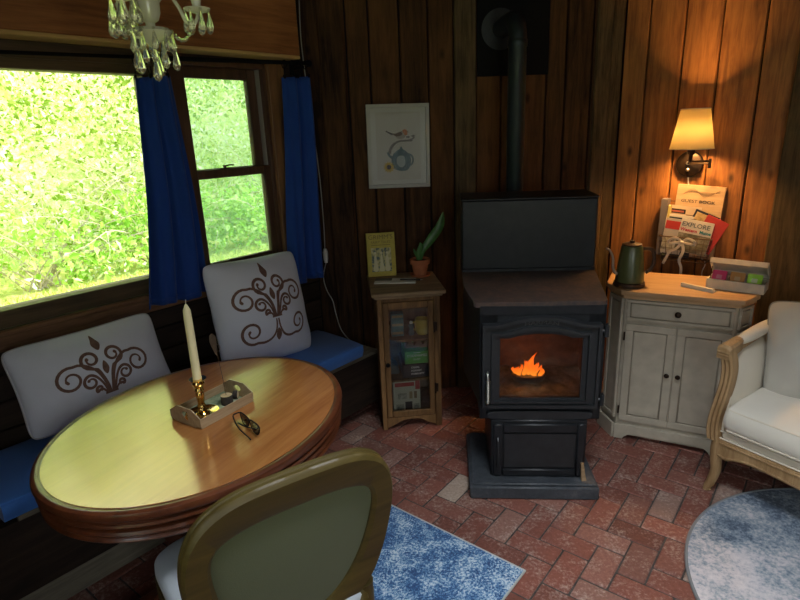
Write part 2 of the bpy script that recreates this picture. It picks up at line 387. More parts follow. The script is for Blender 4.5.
# ================================================================== SETTING
# ---- brick floor: herringbone pavers, each its own tilt and tone
M_BRICK = None
def brickmat():
    m, nt, b = nm('worn_brick_paver'); lk = nt.links.new
    tc = node(nt, 'ShaderNodeTexCoord'); at = node(nt, 'ShaderNodeAttribute', attribute_name='rnd')
    rp = node(nt, 'ShaderNodeValToRGB'); el = rp.color_ramp.elements
    cols = [('#6c4137', 0), ('#865245', .35), ('#7c5449', .6), ('#94594a', .8), ('#8a6a5f', .93), ('#b09c8c', 1)]
    while len(el) < len(cols): el.new(.5)
    for i, (c, p) in enumerate(cols): el[i].position = p; el[i].color = (*rgb(c), 1)
    lk(at.outputs['Fac'], rp.inputs[0])
    n1 = node(nt, 'ShaderNodeTexNoise', Scale=9.0, Detail=8.0, Roughness=.7); lk(tc.outputs['Object'], n1.inputs['Vector'])
    n2 = node(nt, 'ShaderNodeTexNoise', Scale=70.0, Detail=6.0, Roughness=.75); lk(tc.outputs['Object'], n2.inputs['Vector'])
    s = node(nt, 'ShaderNodeMath', operation='MULTIPLY'); lk(n1.outputs['Fac'], s.inputs[0]); lk(n2.outputs['Fac'], s.inputs[1])
    mr = node(nt, 'ShaderNodeMapRange'); mr.inputs['From Min'].default_value = .25; mr.inputs['From Max'].default_value = .42; mr.inputs['To Max'].default_value = .62
    lk(s.outputs[0], mr.inputs['Value'])
    mx = node(nt, 'ShaderNodeMix', data_type='RGBA'); lk(mr.outputs[0], mx.inputs['Factor']); lk(rp.outputs[0], mx.inputs['A']); mx.inputs['B'].default_value = (*rgb('#c0b2a6'), 1)
    mr2 = node(nt, 'ShaderNodeMapRange'); mr2.inputs['From Min'].default_value = .25; mr2.inputs['From Max'].default_value = .75; mr2.inputs['To Min'].default_value = .6; mr2.inputs['To Max'].default_value = 1.25
    lk(n2.outputs['Fac'], mr2.inputs['Value'])
    mm = node(nt, 'ShaderNodeMix', data_type='RGBA', blend_type='MULTIPLY'); mm.inputs['Factor'].default_value = 1; lk(mx.outputs['Result'], mm.inputs['A']); lk(mr2.outputs[0], mm.inputs['B'])
    lk(mm.outputs['Result'], b.inputs['Base Color']); b.inputs['Roughness'].default_value = .62; b.inputs['Specular IOR Level'].default_value = .35
    bp = node(nt, 'ShaderNodeBump', Strength=.5, Distance=.004); lk(n2.outputs['Fac'], bp.inputs['Height']); lk(bp.outputs[0], b.inputs['Normal'])
    return m
M_BRICK = brickmat(); M_GROUT = plain('dark_grout', (.07, .058, .052), .95, var=.4, scale=40)
CEN = Vector((sum(p.x for p in PTS) / 8, sum(p.y for p in PTS) / 8, 0))
b = B(); b.mi = 1
b.prism([((p - CEN) * 1.04 + CEN)[:2] for p in PTS], -.1, -.006, plane='xy'); b.mi = 0
W_ = .1025; FF = frame((.53, 1.90, 0), 128.5)
apo = L * 1.2071
def inside(p, m=.03): return all((p - CEN).dot(dirh(HEADS[k] - 90)) < apo + m for k in range(8))
for i in range(-40, 41):
    for j in range(-40, 41):
        v = (i - j) % 4
        if v == 0: cx, cy, hx, hy = i + 1, j + .5, 1, .5
        elif v == 3: cx, cy, hx, hy = i + .5, j + 1, .5, 1
        else: continue
        c = FF @ Vector((cx * W_, cy * W_, 0))
        if not inside(c): continue
        b.r = min(1, max(0, rnd.random() ** 1.15)); g = .0035
        m = FF @ T(cx * W_, cy * W_, rnd.uniform(-.0015, .001)) @ RX(rnd.uniform(-.5, .5)) @ RY(rnd.uniform(-.4, .4)) @ RZ(rnd.uniform(-.9, .9))
        b.box(-hx * W_ + g, hx * W_ - g, -hy * W_ + g, hy * W_ - g, -.03, 0, .004, m)
struct(b.build('floor', [M_BRICK, M_GROUT], smooth=0))

def boards(b, x0, x1s, z0, z1, y=0, th=.03, gap=.004, jit=.006, tones=None):
    prev = x0
    for k, x in enumerate(x1s):
        b.r = tones[k] if tones and tones[k] is not None else rnd.random()
        b.box(prev + gap, x - gap, y + rnd.uniform(-jit, jit), y + th, z0, z1, .004)
        prev = x
def hboards(b, x0, x1, z0, zs, y=0, th=.03, gap=.003, jit=.003):
    prev = z0
    for z in zs:
        b.r = rnd.random(); b.box(x0, x1, y + rnd.uniform(-jit, jit), y + th, prev + gap, z - gap, .004); prev = z
# ---- back wall
b = B(); b.mi = 1; b.box(-.05, 1.85, .028, .10, -.1, CEIL, 0); b.mi = 0
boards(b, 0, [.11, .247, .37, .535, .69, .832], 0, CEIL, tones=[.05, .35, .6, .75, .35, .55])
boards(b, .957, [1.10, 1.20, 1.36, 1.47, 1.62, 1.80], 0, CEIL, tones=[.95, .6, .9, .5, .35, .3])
struct(b.build('wall_back', [M_BACK, M_DARK], smooth=30), FB)
b = B(); b.r = .35
b.box(.834, .955, -.018, .028, 0, CEIL, .006)
struct(b.build('trim_1', M_POST, smooth=30), FB)
b = B(); b.r = .3; b.box(1.635, 1.722, -.022, .0, 0, CEIL, .006); b.r = .1; b.box(1.724, 1.79, -.012, .0, 0, CEIL, .004)
struct(b.build('trim_2', M_POST, smooth=30), FB)
b = B(); b.r = .2; b.box(.10, .235, -.02, .0, 0, CEIL, .006)
struct(b.build('trim_3', M_BACK, smooth=30), FB)
# ---- right wall
b = B(); b.mi = 1; b.box(0, 1.85, .028, .10, -.1, CEIL, 0); b.mi = 0
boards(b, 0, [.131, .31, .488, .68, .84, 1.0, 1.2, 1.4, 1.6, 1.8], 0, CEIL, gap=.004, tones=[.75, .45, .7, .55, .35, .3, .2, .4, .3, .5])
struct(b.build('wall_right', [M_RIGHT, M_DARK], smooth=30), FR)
b = B(); b.r = .4
b.prism([(.815, 0), (.815, .6), (.838, CEIL), (1.03, CEIL), (1.03, 0)], -.045, 0)
struct(b.build('trim_4', M_POST, smooth=30, bevel=.006), FR)
# ---- remaining walls of the octagonal cabin, two of them with added windows for daylight
def plain_wall(k, name, hole=None):
    F = frame(PTS[k], HEADS[k]); b = B(); xs = [.15 + .15 * i for i in range(12)]; xs[-1] = L
    if not hole:
        b.mi = 1; b.box(-.03, L + .03, .028, .10, -.1, CEIL, 0); b.mi = 0; boards(b, 0, xs, 0, CEIL)
    else:
        x0, x1, z0, z1 = hole
        for q in ((-.03, x0, -.1, CEIL), (x1, L + .03, -.1, CEIL), (x0, x1, -.1, z0), (x0, x1, z1, CEIL)):
            b.mi = 1; b.box(q[0], q[1], .028, .10, q[2], q[3], 0); b.mi = 0
            n = max(1, round((q[1] - q[0]) / .15)); a0 = max(0, q[0]); a1 = min(L, q[1])
            boards(b, a0, [a0 + (a1 - a0) * (i + 1) / n for i in range(n)], max(0, q[2]), q[3])
    return struct(b.build(name, [M_BACK, M_DARK], smooth=30), F), F
plain_wall(2, 'wall_east')
plain_wall(3, 'wall_south_east')
H1 = (.25, 1.55, .55, 2.1)
H2 = (.2, 1.6, .45, 2.15)
_, F4 = plain_wall(4, 'wall_south', H1)
_, F5 = plain_wall(5, 'wall_south_west', H2)
plain_wall(6, 'wall_west')
def added_rear_window(n, F, h):
    x0, x1, z0, z1 = h; w = bpy.data.objects.new('window_%d' % n, None); COL.objects.link(w); struct(w, F)
    b = B()
    for q in ((x0, x0 + .05, z0, z1), (x1 - .05, x1, z0, z1), (x0, x1, z0, z0 + .05), (x0, x1, z1 - .05, z1), ((x0 + x1) / 2 - .02, (x0 + x1) / 2 + .02, z0, z1)):
        b.box(q[0], q[1], .0, .09, q[2], q[3], .003)
    b.build('frame', M_FRAME, w); b = B(); b.box(x0, x1, .05, .054, z0, z1, 0); b.build('pane', M_PANE, w, smooth=0)
added_rear_window(3, F4, H1); added_rear_window(4, F5, H2)  # windows added behind the viewer to let daylight in
# ---- ceiling
b = B(); b.r = .3
SKY = (.55, .95, .42)          # centre and half-size of an added, unseen roof light
def _rect8(h):
    q = [(h, 0), (h, h), (0, h), (-h, h), (-h, 0), (-h, -h), (0, -h), (h, -h)]; return [(SKY[0] + x, SKY[1] + y) for x, y in q]
_oct = sorted([((p - CEN) * 1.09 + CEN)[:2] for p in PTS], key=lambda p: math.atan2(p[1] - CEN.y, p[0] - CEN.x))
_in = sorted(_rect8(SKY[2]), key=lambda p: math.atan2(p[1] - SKY[1], p[0] - SKY[0]))
b.loft([[(*p, CEIL) for p in _oct], [(*p, CEIL + .1) for p in _oct], [(*p, CEIL + .1) for p in _in], [(*p, CEIL) for p in _in], [(*p, CEIL) for p in _oct]], cap=False)
struct(b.build('ceiling', M_CEIL, smooth=0))
w5 = bpy.data.objects.new('window_5', None); COL.objects.link(w5); struct(w5, T(SKY[0], SKY[1], CEIL))
b = B(); h = SKY[2]
for q in ((-h, h, -h, -h + .04), (-h, h, h - .04, h), (-h, -h + .04, -h + .04, h - .04), (h - .04, h, -h + .04, h - .04)): b.box(q[0], q[1], q[2], q[3], .0, .30, .003)
b.build('frame', M_FRAME, w5)
b = B(); b.box(-h + .02, h - .02, -h + .02, h - .02, .24, .244, 0); b.build('pane', M_PANE, w5, smooth=0)
# ---- window wall
b = B()
b.mi = 1
for q in ((-1.83, .03, -.1, .93), (-1.83, .03, 1.96, CEIL), (-1.83, -1.72, .93, 1.96), (-.86, -.745, .93, 1.96), (-.13, .03, .93, 1.96)):
    b.box(q[0], q[1], .028, .12, q[2], q[3], 0)
b.mi = 0
hboards(b, -1.8, 0, 0, [.14, .30, .43, .545, .66, .77, .86])
b.r = .3; b.box(-1.8, 0, 0, .03, 1.96, CEIL, .003)
b.box(-1.8, -1.72, 0, .03, .86, 1.96, .003)
boards(b, -.13, [-.06, 0], .86, 1.96, tones=[.3, .1])
b.box(-.86, -.745, .0, .03, .93, 1.96, .003)
struct(b.build('wall_left', [M_WAINSCOT, M_DARK], smooth=30), FW)
b = B(); b.r = .5; b.box(-1.95, -.105, -.12, 0, 2.0, CEIL, .005)
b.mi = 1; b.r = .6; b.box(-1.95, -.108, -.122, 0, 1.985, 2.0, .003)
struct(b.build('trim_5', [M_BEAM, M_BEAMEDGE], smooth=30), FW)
b = B(); b.r = .5; b.box(-1.8, -.13, -.028, .0, .925, .945, .004); b.r = .4; b.box(-1.8, -.13, -.016, 0, .862, .924, .003)
struct(b.build('trim_6', M_APRON, smooth=30), FW)
b = B(); b.r = .6; b.box(-.243, -.185, -.02, .03, .945, 1.985, .003); b.r = .8; b.box(-.183, -.132, -.012, .03, .945, 1.985, .003)
struct(b.build('trim_7', M_CASING, smooth=30), FW)
# fixed picture window
w1 = bpy.data.objects.new('window_1', None); COL.objects.link(w1); struct(w1, FW)
b = B(); b.r = .4
b.box(-1.72, -.85, 0, .09, .945, 1.015, .004); b.box(-1.72, -.85, .0, .09, 1.888, 1.985, .004); b.box(-1.72, -1.66, 0, .09, 1.015, 1.888, .004); b.box(-.895, -.85, .0, .09, 1.015, 1.888, .004)
b.box(-1.72, -.74, -.012, 0, 1.925, 1.985, .003)
b.build('frame', M_FRAME, w1); b = B(); b.box(-1.70, -.87, .05, .054, 1.0, 1.90, 0); b.build('pane', M_PANE, w1, smooth=0)
# double-hung window
w2 = bpy.data.objects.new('window_2', None); COL.objects.link(w2); struct(w2, FW)
b = B(); b.r = .5
b.box(-.85, -.705, -.01, .0, .945, 1.985, .003)
b.box(-.745, -.725, 0, .11, .945, 1.985, .003); b.box(-.265, -.243, 0, .03, .945, 1.985, .003); b.box(-.745, -.243, 0, .11, 1.94, 1.985, .003); b.box(-.745, -.243, 0, .11, .945, .965, .003)
b.build('frame', M_SASH, w2)
b = B(); b.box(-.268, -.258, .028, .10, .965, 1.94, .001); b.box(-.253, -.246, .028, .10, .965, 1.94, .001); b.build('track', M_ALU, w2)
def sash(nm_, x0, x1, z0, z1, y, rails):
    b = B(); b.r = .4; l, r, t, bo = rails
    b.box(x0, x0 + l, y, y + .034, z0, z1, .004); b.box(x1 - r, x1, y, y + .034, z0, z1, .004)
    b.box(x0 + l, x1 - r, y, y + .034, z0, z0 + bo, .004); b.box(x0 + l, x1 - r, y, y + .034, z1 - t, z1, .004)
    s = b.build(nm_, M_SASH, w2)
    b = B(); b.box(x0 + l - .006, x1 - r + .006, y + .015, y + .018, z0 + bo - .006, z1 - t + .006, 0); b.build('pane', M_PANE, s, smooth=0)
sash('upper_sash', -.725, -.268, 1.43, 1.94, .055, (.045, .055, .05, .04))
sash('lower_sash', -.735, -.25, .962, 1.468, .012, (.045, .055, .042, .05))
b = B(); b.box(-.575, -.515, -.004, .02, 1.468, 1.474, .002); b.lathe([(.008, 0), (.008, .012), (0, .014)], 12, T(-.545, .006, 1.474)); b.tube([(-.545, .006, 1.482), (-.52, -.002, 1.486), (-.50, -.006, 1.484)], .004, 6)
b.build('sash_lock', M_BRONZE, w2)
M_SCREEN = glass('insect_screen', (.72, .80, .78), 0.0, 1.0, .10, (.55, .75, .60))
b = B(); b.box(-.725, -.265, .098, .099, .965, 1.94, 0); b.build('insect_screen', M_SCREEN, w2, smooth=0)

# ================================================================== OUTSIDE
FO = frame(PA, 40.5)
M_GROUND = mottled('sunlit_ground', [(.30, .40, .07), (.55, .58, .16), (.68, .66, .30)], 3, 30, 1, 0, .4, 0)
b = B(); b.box(-25, 25, -25, 25, -.35, -.12, 0); struct(b.build('ground', M_GROUND, smooth=0))
M_HILL = mottled('wooded_hillside', [(.36, .44, .09), (.62, .70, .26), (.86, .87, .58)], 2.2, 14, 1, 0, .5, 0)
b = B(); b.grid(lambda u, v: (-16 + 40 * u, 7.0 + 9 * v + .8 * mnoise.noise(Vector((u * 14, v * 6, 2))), -.3 + 13 * v ** .8 + 1.2 * mnoise.noise(Vector((u * 12, v * 7, 5)))), 90, 40)
struct(b.build('backdrop_hill', M_HILL, smooth=180), FO)
M_SKYBLOCK = mottled('added_sky_block', [(.02, .028, .015), (.045, .055, .03), (.09, .10, .06)], 2.2, 14, 1, 0, .5, 0)  # dark hill added out of view to block the low sky
b = B(); b.grid(lambda u, v: (-16 + 32 * u, 5.0 + 8 * v + .8 * mnoise.noise(Vector((u * 14, v * 6, 7))), -.3 + 8 * v ** .7 + 1.2 * mnoise.noise(Vector((u * 12, v * 7, 9)))), 90, 40)
struct(b.build('backdrop_hill', M_SKYBLOCK, smooth=180), frame((.2, -1.6, 0), 285))
def quadcloud(name, mat, items, M):
    """items: (centre, normal-ish matrix columns, length, width, tone) -> one mesh of small leaf blades"""
    vs = []; fs = []; at = []
    for c, u, v, ln, wd, tn in items:
        k = len(vs)
        n = u.cross(v) * (wd * .25)
        vs += [c - u * ln * .5, c + v * wd * .5 + n, c + u * ln * .5, c - v * wd * .5 + n]
        fs += [(k, k + 1, k + 2), (k, k + 2, k + 3)]; at += [tn, tn]
    me = bpy.data.meshes.new(name); me.from_pydata([tuple(x) for x in vs], [], fs)
    a = me.attributes.new('rnd', 'FLOAT', 'FACE'); a.data.foreach_set('value', at)
    me.materials.append(mat); o = bpy.data.objects.new(name, me); COL.objects.link(o); place(o, M); return o
def rdir():
    while True:
        v = Vector((rnd.uniform(-1, 1), rnd.uniform(-1, 1), rnd.uniform(-1, 1)))
        if .05 < v.length < 1: return v.normalized()
def leaves(n, centers, spread, ln, tone, flat=.0):
    out = []
    for _ in range(n):
        c0, sc, tn = centers[rnd.randrange(len(centers))]
        d = Vector((rnd.gauss(0, spread[0]), rnd.gauss(0, spread[1]), rnd.gauss(0, spread[2]))) * sc
        u = rdir(); v = u.cross(rdir())
        if v.length < .1: continue
        v.normalize(); l = ln * rnd.uniform(.6, 1.3)
        out.append((c0 + d, u, v, l, l * .62, min(1, max(0, tn + rnd.gauss(0, tone)))))
    return out
M_HEDGE = leafmat('sunlit_thicket_leaves', [(.22, .36, .04), (.42, .55, .12), (.64, .72, .30), (.86, .86, .62), (.95, .94, .88)], .45)
M_WEED = leafmat('bright_weed_leaves', [(.22, .46, .05), (.42, .68, .12), (.66, .84, .32), (.88, .93, .62)], .45)
M_GRASS = leafmat('lawn_blades', [(.40, .50, .08), (.62, .66, .20), (.78, .74, .40)], .4)
M_TWIG = plain('bare_twig_bark', (.50, .42, .33), .9)
M_TRUNK = plain('grey_trunk_bark', (.16, .13, .10), .95, var=.3, scale=10)
cs = []
for _ in range(420):
    x = rnd.uniform(-5, 10); z = rnd.uniform(.2, 5.2); y = 5.6 + rnd.uniform(-.4, 1.2) + .15 * z
    cs.append((Vector((x, y, z)), rnd.uniform(.6, 1.3), rnd.uniform(.05, .85)))
o = quadcloud('thicket_foliage', M_HEDGE, leaves(60000, cs, (.40, .30, .32), .085, .22), FO)
tag(o, 'dense wall of sunlit leafy thicket beyond the lawn outside the windows', 'foliage'); o['kind'] = 'stuff'
cs = []
for _ in range(130):
    x = rnd.uniform(-5, 10); cs.append((Vector((x, 5.15 + rnd.uniform(-.15, .5), rnd.uniform(.0, .75))), rnd.uniform(.7, 1.2), rnd.uniform(.1, .7)))
o = quadcloud('low_weeds', M_WEED, leaves(12000, cs, (.30, .18, .16), .11, .18), FO)
tag(o, 'band of bright green weeds at the foot of the thicket outside', 'weeds'); o['kind'] = 'stuff'
gi = []
for _ in range(16000):
    c = Vector((rnd.uniform(-4, 9), rnd.uniform(1.0, 5.0), -.12 + rnd.uniform(.01, .05)))
    u = Vector((rnd.gauss(0, .5), rnd.gauss(0, .5), 1)).normalized(); v = u.cross(rdir())
    if v.length > .1: gi.append((c, u, v.normalized(), .11, .03, rnd.random()))
o = quadcloud('lawn_grass', M_GRASS, gi, FO); tag(o, 'sunlit yellow-green lawn grass just outside the big window', 'grass'); o['kind'] = 'stuff'
def bare_shrub(x, y, n, h, label, seed):
    r2 = random.Random(seed); b = B()
    for k in range(n):
        a = r2.uniform(-1.3, 1.3); p = Vector((r2.uniform(-.2, .2), r2.uniform(-.1, .1), 0)); d = Vector((math.sin(a) * .9, r2.uniform(-.5, .2), 1)).normalized(); pts = [p.copy()]
        for i in range(7):
            d = (d + Vector((r2.gauss(0, .18) + .06 * math.copysign(1, a), r2.gauss(0, .12), -.13))).normalized(); p = p + d * h / 6.2; pts.append(p.copy())
            if i > 1 and r2.random() < .7:
                e = (d + Vector((r2.gauss(0, .6), r2.gauss(0, .4), r2.gauss(0, .4)))).normalized(); q = p.copy(); tw = [q.copy()]
                for _ in range(4): e = (e + Vector((r2.gauss(0, .25), r2.gauss(0, .2), -.1))).normalized(); q = q + e * .11; tw.append(q.copy())
                b.tube(tw, [.004, .0035, .003, .0025, .002], 4)
        b.tube(pts, [.011 - .0012 * i for i in range(8)], 5)
    o = b.build('bare_shrub', M_TWIG); tag(o, label, 'shrub', None, FO @ T(x, y, -.12)); return o
bare_shrub(.15, 5.35, 18, 1.9, 'bare twiggy shrub outside the left half of the big window', 3)
bare_shrub(1.75, 5.5, 16, 2.0, 'bare twiggy shrub outside the big window just left of the curtain', 5)
bare_shrub(3.6, 5.4, 16, 2.1, 'bare twiggy shrub outside seen through the double-hung window', 9)
# ================================================================== BENCH, CURTAINS, PILLOWS
def catmull(ctrl, n, closed=True):
    m = len(ctrl); out = []
    tot = m if closed else m - 1
    for i in range(n if closed else n + 1):
        t = i * tot / n; k = min(int(t), tot - 1) if not closed else int(t) % m; f = t - int(t) if closed else t - k
        g = (lambda j: Vector(ctrl[j % m])) if closed else (lambda j: Vector(ctrl[max(0, min(m - 1, j))]))
        p0, p1, p2, p3 = g(k - 1), g(k), g(k + 1), g(k + 2)
        out.append(.5 * ((2 * p1) + (p2 - p0) * f + (2 * p0 - 5 * p1 + 4 * p2 - p3) * f * f + (3 * p1 - p0 - 3 * p2 + p3) * f ** 3))
    return out
bench = thing('window_bench', 'dark built-in wooden bench under the windows with a grey toe board', 'bench', FW)
b = B(); b.r = .3
b.prism([(-1.78, -.004), (-2.17, -.42), (.03, -.42), (-.01, -.03)], .10, .395, plane='xy'); b.build('bench_box', M_WAINSCOT, bench, smooth=0)
b = B(); b.r = .3
for k in range(3):
    b.r = rnd.random(); y0 = -.43 + k * .135
    b.box(-1.8, .028 - k * .01, y0, y0 + .132, .396, .418, .003)
b.build('seat_board', M_GREYWOOD, bench)
b = B(); b.r = .6; b.box(-2.15, -.62, -.425, -.40, 0.0, .105, .004); b.build('toe_board', M_GREYWOOD, bench)
b = B()
prof = catmull([(-.06, .424), (-.24, .422), (-.425, .424), (-.452, .44), (-.455, .485), (-.43, .502), (-.24, .512), (-.07, .505)], 48)
b.loft([[(x, p[0], p[1]) for p in prof] for x in (-1.84, -1.5, -.8, -.125)] + [[(-.112, -.235 + (p[0] + .235) * .97, .463 + (p[1] - .463) * .8) for p in prof]])
o = b.build('bench_cushion', M_BLUE2); tag(o, 'long royal blue seat cushion lying on the window bench', 'cushion', None, FW)

def rod():
    t = thing('curtain_rod', 'thin dark curtain rod across the top of both windows', 'curtain rod', FW)
    b = B(); b.tube([(-1.9, -.10, 1.915), (-.86, -.10, 1.945)], .007, 10); b.tube([(-.86, -.10, 1.945), (-.05, -.10, 1.97)], .010, 10); b.build('rod', M_BLACK, t)
    b = B(); b.ball((-.035, -.10, 1.97), .018, 12); b.build('finial', M_BLACK, t)
    for x, z in ((-.075, 1.969), (-.80, 1.946)):
        b = B(); b.tube([(x, -.10, z - .012), (x, -.10, z - .02), (x, -.02, z - .02)], .006, 8); b.tube([(x, -.008, z - .05), (x, -.008, z + .02)], .012, 8); b.build('bracket', M_BLACK, t)
rod()
def curtain(label, xt0, xt1, zt0, zt1, xb0, xb1, zb, folds, amp, seed):
    t = thing('curtain', label, 'curtain', FW, 'blue curtains at the windows'); r2 = random.Random(seed); ph = r2.uniform(0, 6)
    def fn(u, v):
        x = (xt0 + (xt1 - xt0) * u) * (1 - v) + (xb0 + (xb1 - xb0) * u) * v
        zt = zt0 + (zt1 - zt0) * u; z = zt + (zb - zt) * v
        a = amp * (.75 + .5 * v) * (1 - .0 * v)
        y = -.10 + a * math.sin(folds * 2 * PI * u + ph + .7 * v) + .4 * a * math.sin(folds * 4.3 * PI * u + 2 * ph - 1.1 * v)
        x += .012 * math.sin(5 * v + ph) * v + .25 * a * math.cos(folds * 2 * PI * u + ph)
        return (x, y + .03 * v * v, z + .006 * math.sin(9 * u + ph) * v)
    b = B(); b.grid(fn, 60, 40); b.build('drape', M_BLUE, t, smooth=180, solid=.003)
    b = B()
    b.tube([Vector(fn(i / 60, .972)) + Vector((0, -.004, 0)) for i in range(61)], .0022, 5); b.build('hem', M_BLUE, t)
    for k in range(4):
        u = (k + .3) / 3.7; p = Vector(fn(min(u, 1), 0)); rz = 1.945 + (p.x + .86) * .031
        b = B(); b.tube([(p.x + .0, -.10 + .019 * math.cos(a), rz - .008 + .019 * math.sin(a)) for a in [2 * PI * i / 16 for i in range(16)]], .0022, 6, closed=True)
        b.tube([(p.x, -.10, rz - .028), (p.x, p.y, p.z + .012)], .0016, 5); b.box(p.x - .004, p.x + .004, p.y - .006, p.y + .006, p.z - .006, p.z + .012, .001)
        b.build('ring_clip', M_BLACK, t)
    return t
curtain('royal blue curtain hanging between the big window and the double-hung window', -.985, -.815, 1.862, 1.878, -1.068, -.752, .895, 2.4, .022, 2)
curtain('royal blue curtain hanging at the right edge of the double-hung window by the corner', -.21, -.045, 1.895, 1.905, -.255, -.035, .815, 1.7, .022, 4)

def spiral(cx, cz, r, a0, turns, sgn, n=30, r1=.22):
    return [(cx + (r * (1 - (1 - r1) * i / n)) * math.cos(a0 + sgn * 2 * PI * turns * i / n), cz + (r * (1 - (1 - r1) * i / n)) * math.sin(a0 + sgn * 2 * PI * turns * i / n)) for i in range(n + 1)]
def motif_curves(lower):
    out = []
    def bez(p0, p1, p2, n=14): return [((1 - t) ** 2 * p0[0] + 2 * t * (1 - t) * p1[0] + t * t * p2[0], (1 - t) ** 2 * p0[1] + 2 * t * (1 - t) * p1[1] + t * t * p2[1]) for t in [i / n for i in range(n)]]
    for s in (1, -1):
        def add(pts, w): out.append(([(s * x, z) for x, z in pts], w))
        add(bez((.06, 0), (.10, .72), (.60, .82)) + spiral(.74, .52, .30, PI * .62, 1.45, -1), .045)
        add(bez((.02, .02), (.10, .60), (.30, .72))[:10] + spiral(.25, .83, .21, -.9, 1.3, 1, r1=.3), .05)
        add(bez((.08, .04), (.18, .45), (.36, .50)) + spiral(.38, .34, .16, PI * .5, 1.2, -1, r1=.35), .045)
        add(bez((.10, .02), (.20, .20), (.30, .08)) + spiral(.24, .14, .08, -.6, .8, 1, r1=.4), .045)
        if lower:
            add(bez((.03, -.06), (.02, -.62), (.50, -.58)) + spiral(.70, -.28, .30, -PI * .62, 1.45, 1), .045)
    blobs = [[(0, 1.00), (.09, 1.14), (.05, 1.28), (0, 1.40), (-.05, 1.28), (-.09, 1.14)], [(0, .42), (.07, .56), (0, .74), (-.07, .56)], [(-.14, -.02), (.14, -.02), (.14, .03), (-.14, .03)]]
    if lower: blobs.append([(0, -.62), (.08, -.47), (0, -.30), (-.08, -.47)])
    return out, blobs
def pillow(name, label, M, w, h, th, mats, motif=None, piping=None, pinch=.05, group=None, plump=1.8):
    t = thing(name, label, 'pillow', M, group)
    hw, hh = w / 2, h / 2
    def outl(u, v):
        k = 1 - .07 * abs(u * v) ** 7
        return hw * u * (1 - pinch * (1 - v * v)) * k, hh * v * (1 - pinch * (1 - u * u)) * k
    def th_(u, v): return th / 2 * (max(0, 1 - abs(u) ** plump)) ** .55 * (max(0, 1 - abs(v) ** plump)) ** .55
    def wr(u, v): return (.009 * mnoise.noise(Vector((u * 2.2, v * 2.2, w * 9))) + .004 * mnoise.noise(Vector((u * 6, v * 3.5, w * 5)))) * (1 - (u * v) ** 2)
    b = B()
    def side(sg):
        def fn(a, c):
            u = math.sin((a - .5) * PI); v = math.sin((c - .5) * PI); x, z = outl(u, v); e = min(1 - abs(u), 1 - abs(v))
            return (x, sg * (th_(u, v) + (wr(u, v) if e > .01 else 0)), hh + z)
        return fn
    b.grid(side(-1), 40, 40); b.grid(side(1), 40, 40)
    if motif:
        b.mi = 1; sc, cz, lower = motif; cur, blobs = motif_curves(lower)
        def sp(x, z, off=.0025):
            v = max(-1, min(1, z / hh)); u = max(-1, min(1, x / hw / (1 - pinch * (1 - v * v)))); v = max(-1, min(1, z / hh / (1 - pinch * (1 - u * u))))
            return (x, -(th_(u, v) + wr(u, v) + off), hh + z)
        for pts, wd in cur:
            pts = [(x * sc, cz + z * sc) for x, z in pts]; n = len(pts); vs = []
            for i in range(n):
                a = Vector(pts[max(0, i - 1)]); c = Vector(pts[min(n - 1, i + 1)]); d = (c - a).normalized(); nn = Vector((-d.y, d.x)); k = .56 * wd * sc * (.7 + .6 * math.sin(PI * min(1, (i + 2) / n * 1.05)))
                if i >= n - 4: k = wd * sc * (.72 if i < n - 1 else .4)
                vs += [sp(pts[i][0] + nn.x * k / 1.0, pts[i][1] + nn.y * k / 1.0), sp(pts[i][0] - nn.x * k, pts[i][1] - nn.y * k)]
            b.raw(vs, [(2 * i, 2 * i + 1, 2 * i + 3, 2 * i + 2) for i in range(n - 1)])
        for bl in blobs:
            pts = catmull([(x * sc, cz + z * sc) for x, z in bl], 24) if len(bl) != 4 or bl[2][0] == 0 else [Vector((x * sc, cz + z * sc)) for x, z in bl]
            c = sum((Vector(p) for p in pts), Vector((0, 0))) / len(pts)
            b.raw([sp(c.x, c.y)] + [sp(p[0], p[1]) for p in pts], [(0, 1 + i, 1 + (i + 1) % len(pts)) for i in range(len(pts))])
        b.mi = 0
    b.build('cover', mats, t, smooth=60)
    if piping:
        ring = []
        for k in range(4):
            for i in range(24):
                q = math.sin((i / 24 - .5) * PI); u, v = [(q, -1), (1, q), (-q, 1), (-1, -q)][k]; x, z = outl(u, v); ring.append((x, 0, hh + z))
        b = B(); b.tube(ring, .0042, 8, closed=True); b.build('piping', piping, t)
    return t
pillow('lumbar_pillow', 'oblong white pillow with brown scroll print under the big window', FW @ T(-1.385, -.262, .575) @ RX(-22) @ RY(-.5), .575, .355, .25, [M_LINEN, M_MOTIF], (.168, -.095, False), M_PIPING, .05)
pillow('throw_pillow', 'square white pillow with brown scroll print below the double-hung window', FW @ T(-.582, -.255, .505) @ RX(-13) @ RY(2.5), .555, .555, .26, [M_LINEN, M_MOTIF], (.195, -.035, True), None, .05)

# ---- wall cable
b = B()
b.tube(catmull([(.03, -.035, 2.44), (.012, -.03, 2.1), (.03, -.03, 1.75), (.052, -.03, 1.40), (.055, -.03, 1.12), (.05, -.032, .95)], 40, False), .0032, 6)
cb = thing('wall_cable', 'thin grey cable running down the corner beside the right-hand curtain to a white switch', 'cable', FB)
b.build('upper_cord', M_CABLE, cb)
b = B(); b.lathe([(0, -.045), (.010, -.043), (.014, -.02), (.015, .02), (.009, .04), (0, .043)], 12, T(.052, -.036, .93)); b.build('inline_switch', M_PLUG, cb)
b = B(); b.tube(catmull([(.052, -.036, .89), (.03, -.04, .80), (.045, -.05, .72), (.075, -.07, .66), (.09, -.09, .58), (.12, -.12, .48), (.20, -.13, .38), (.27, -.10, .30), (.29, -.06, .12), (.29, -.05, .02)], 50, False), .0032, 6); b.build('lower_cord', M_CABLE, cb)

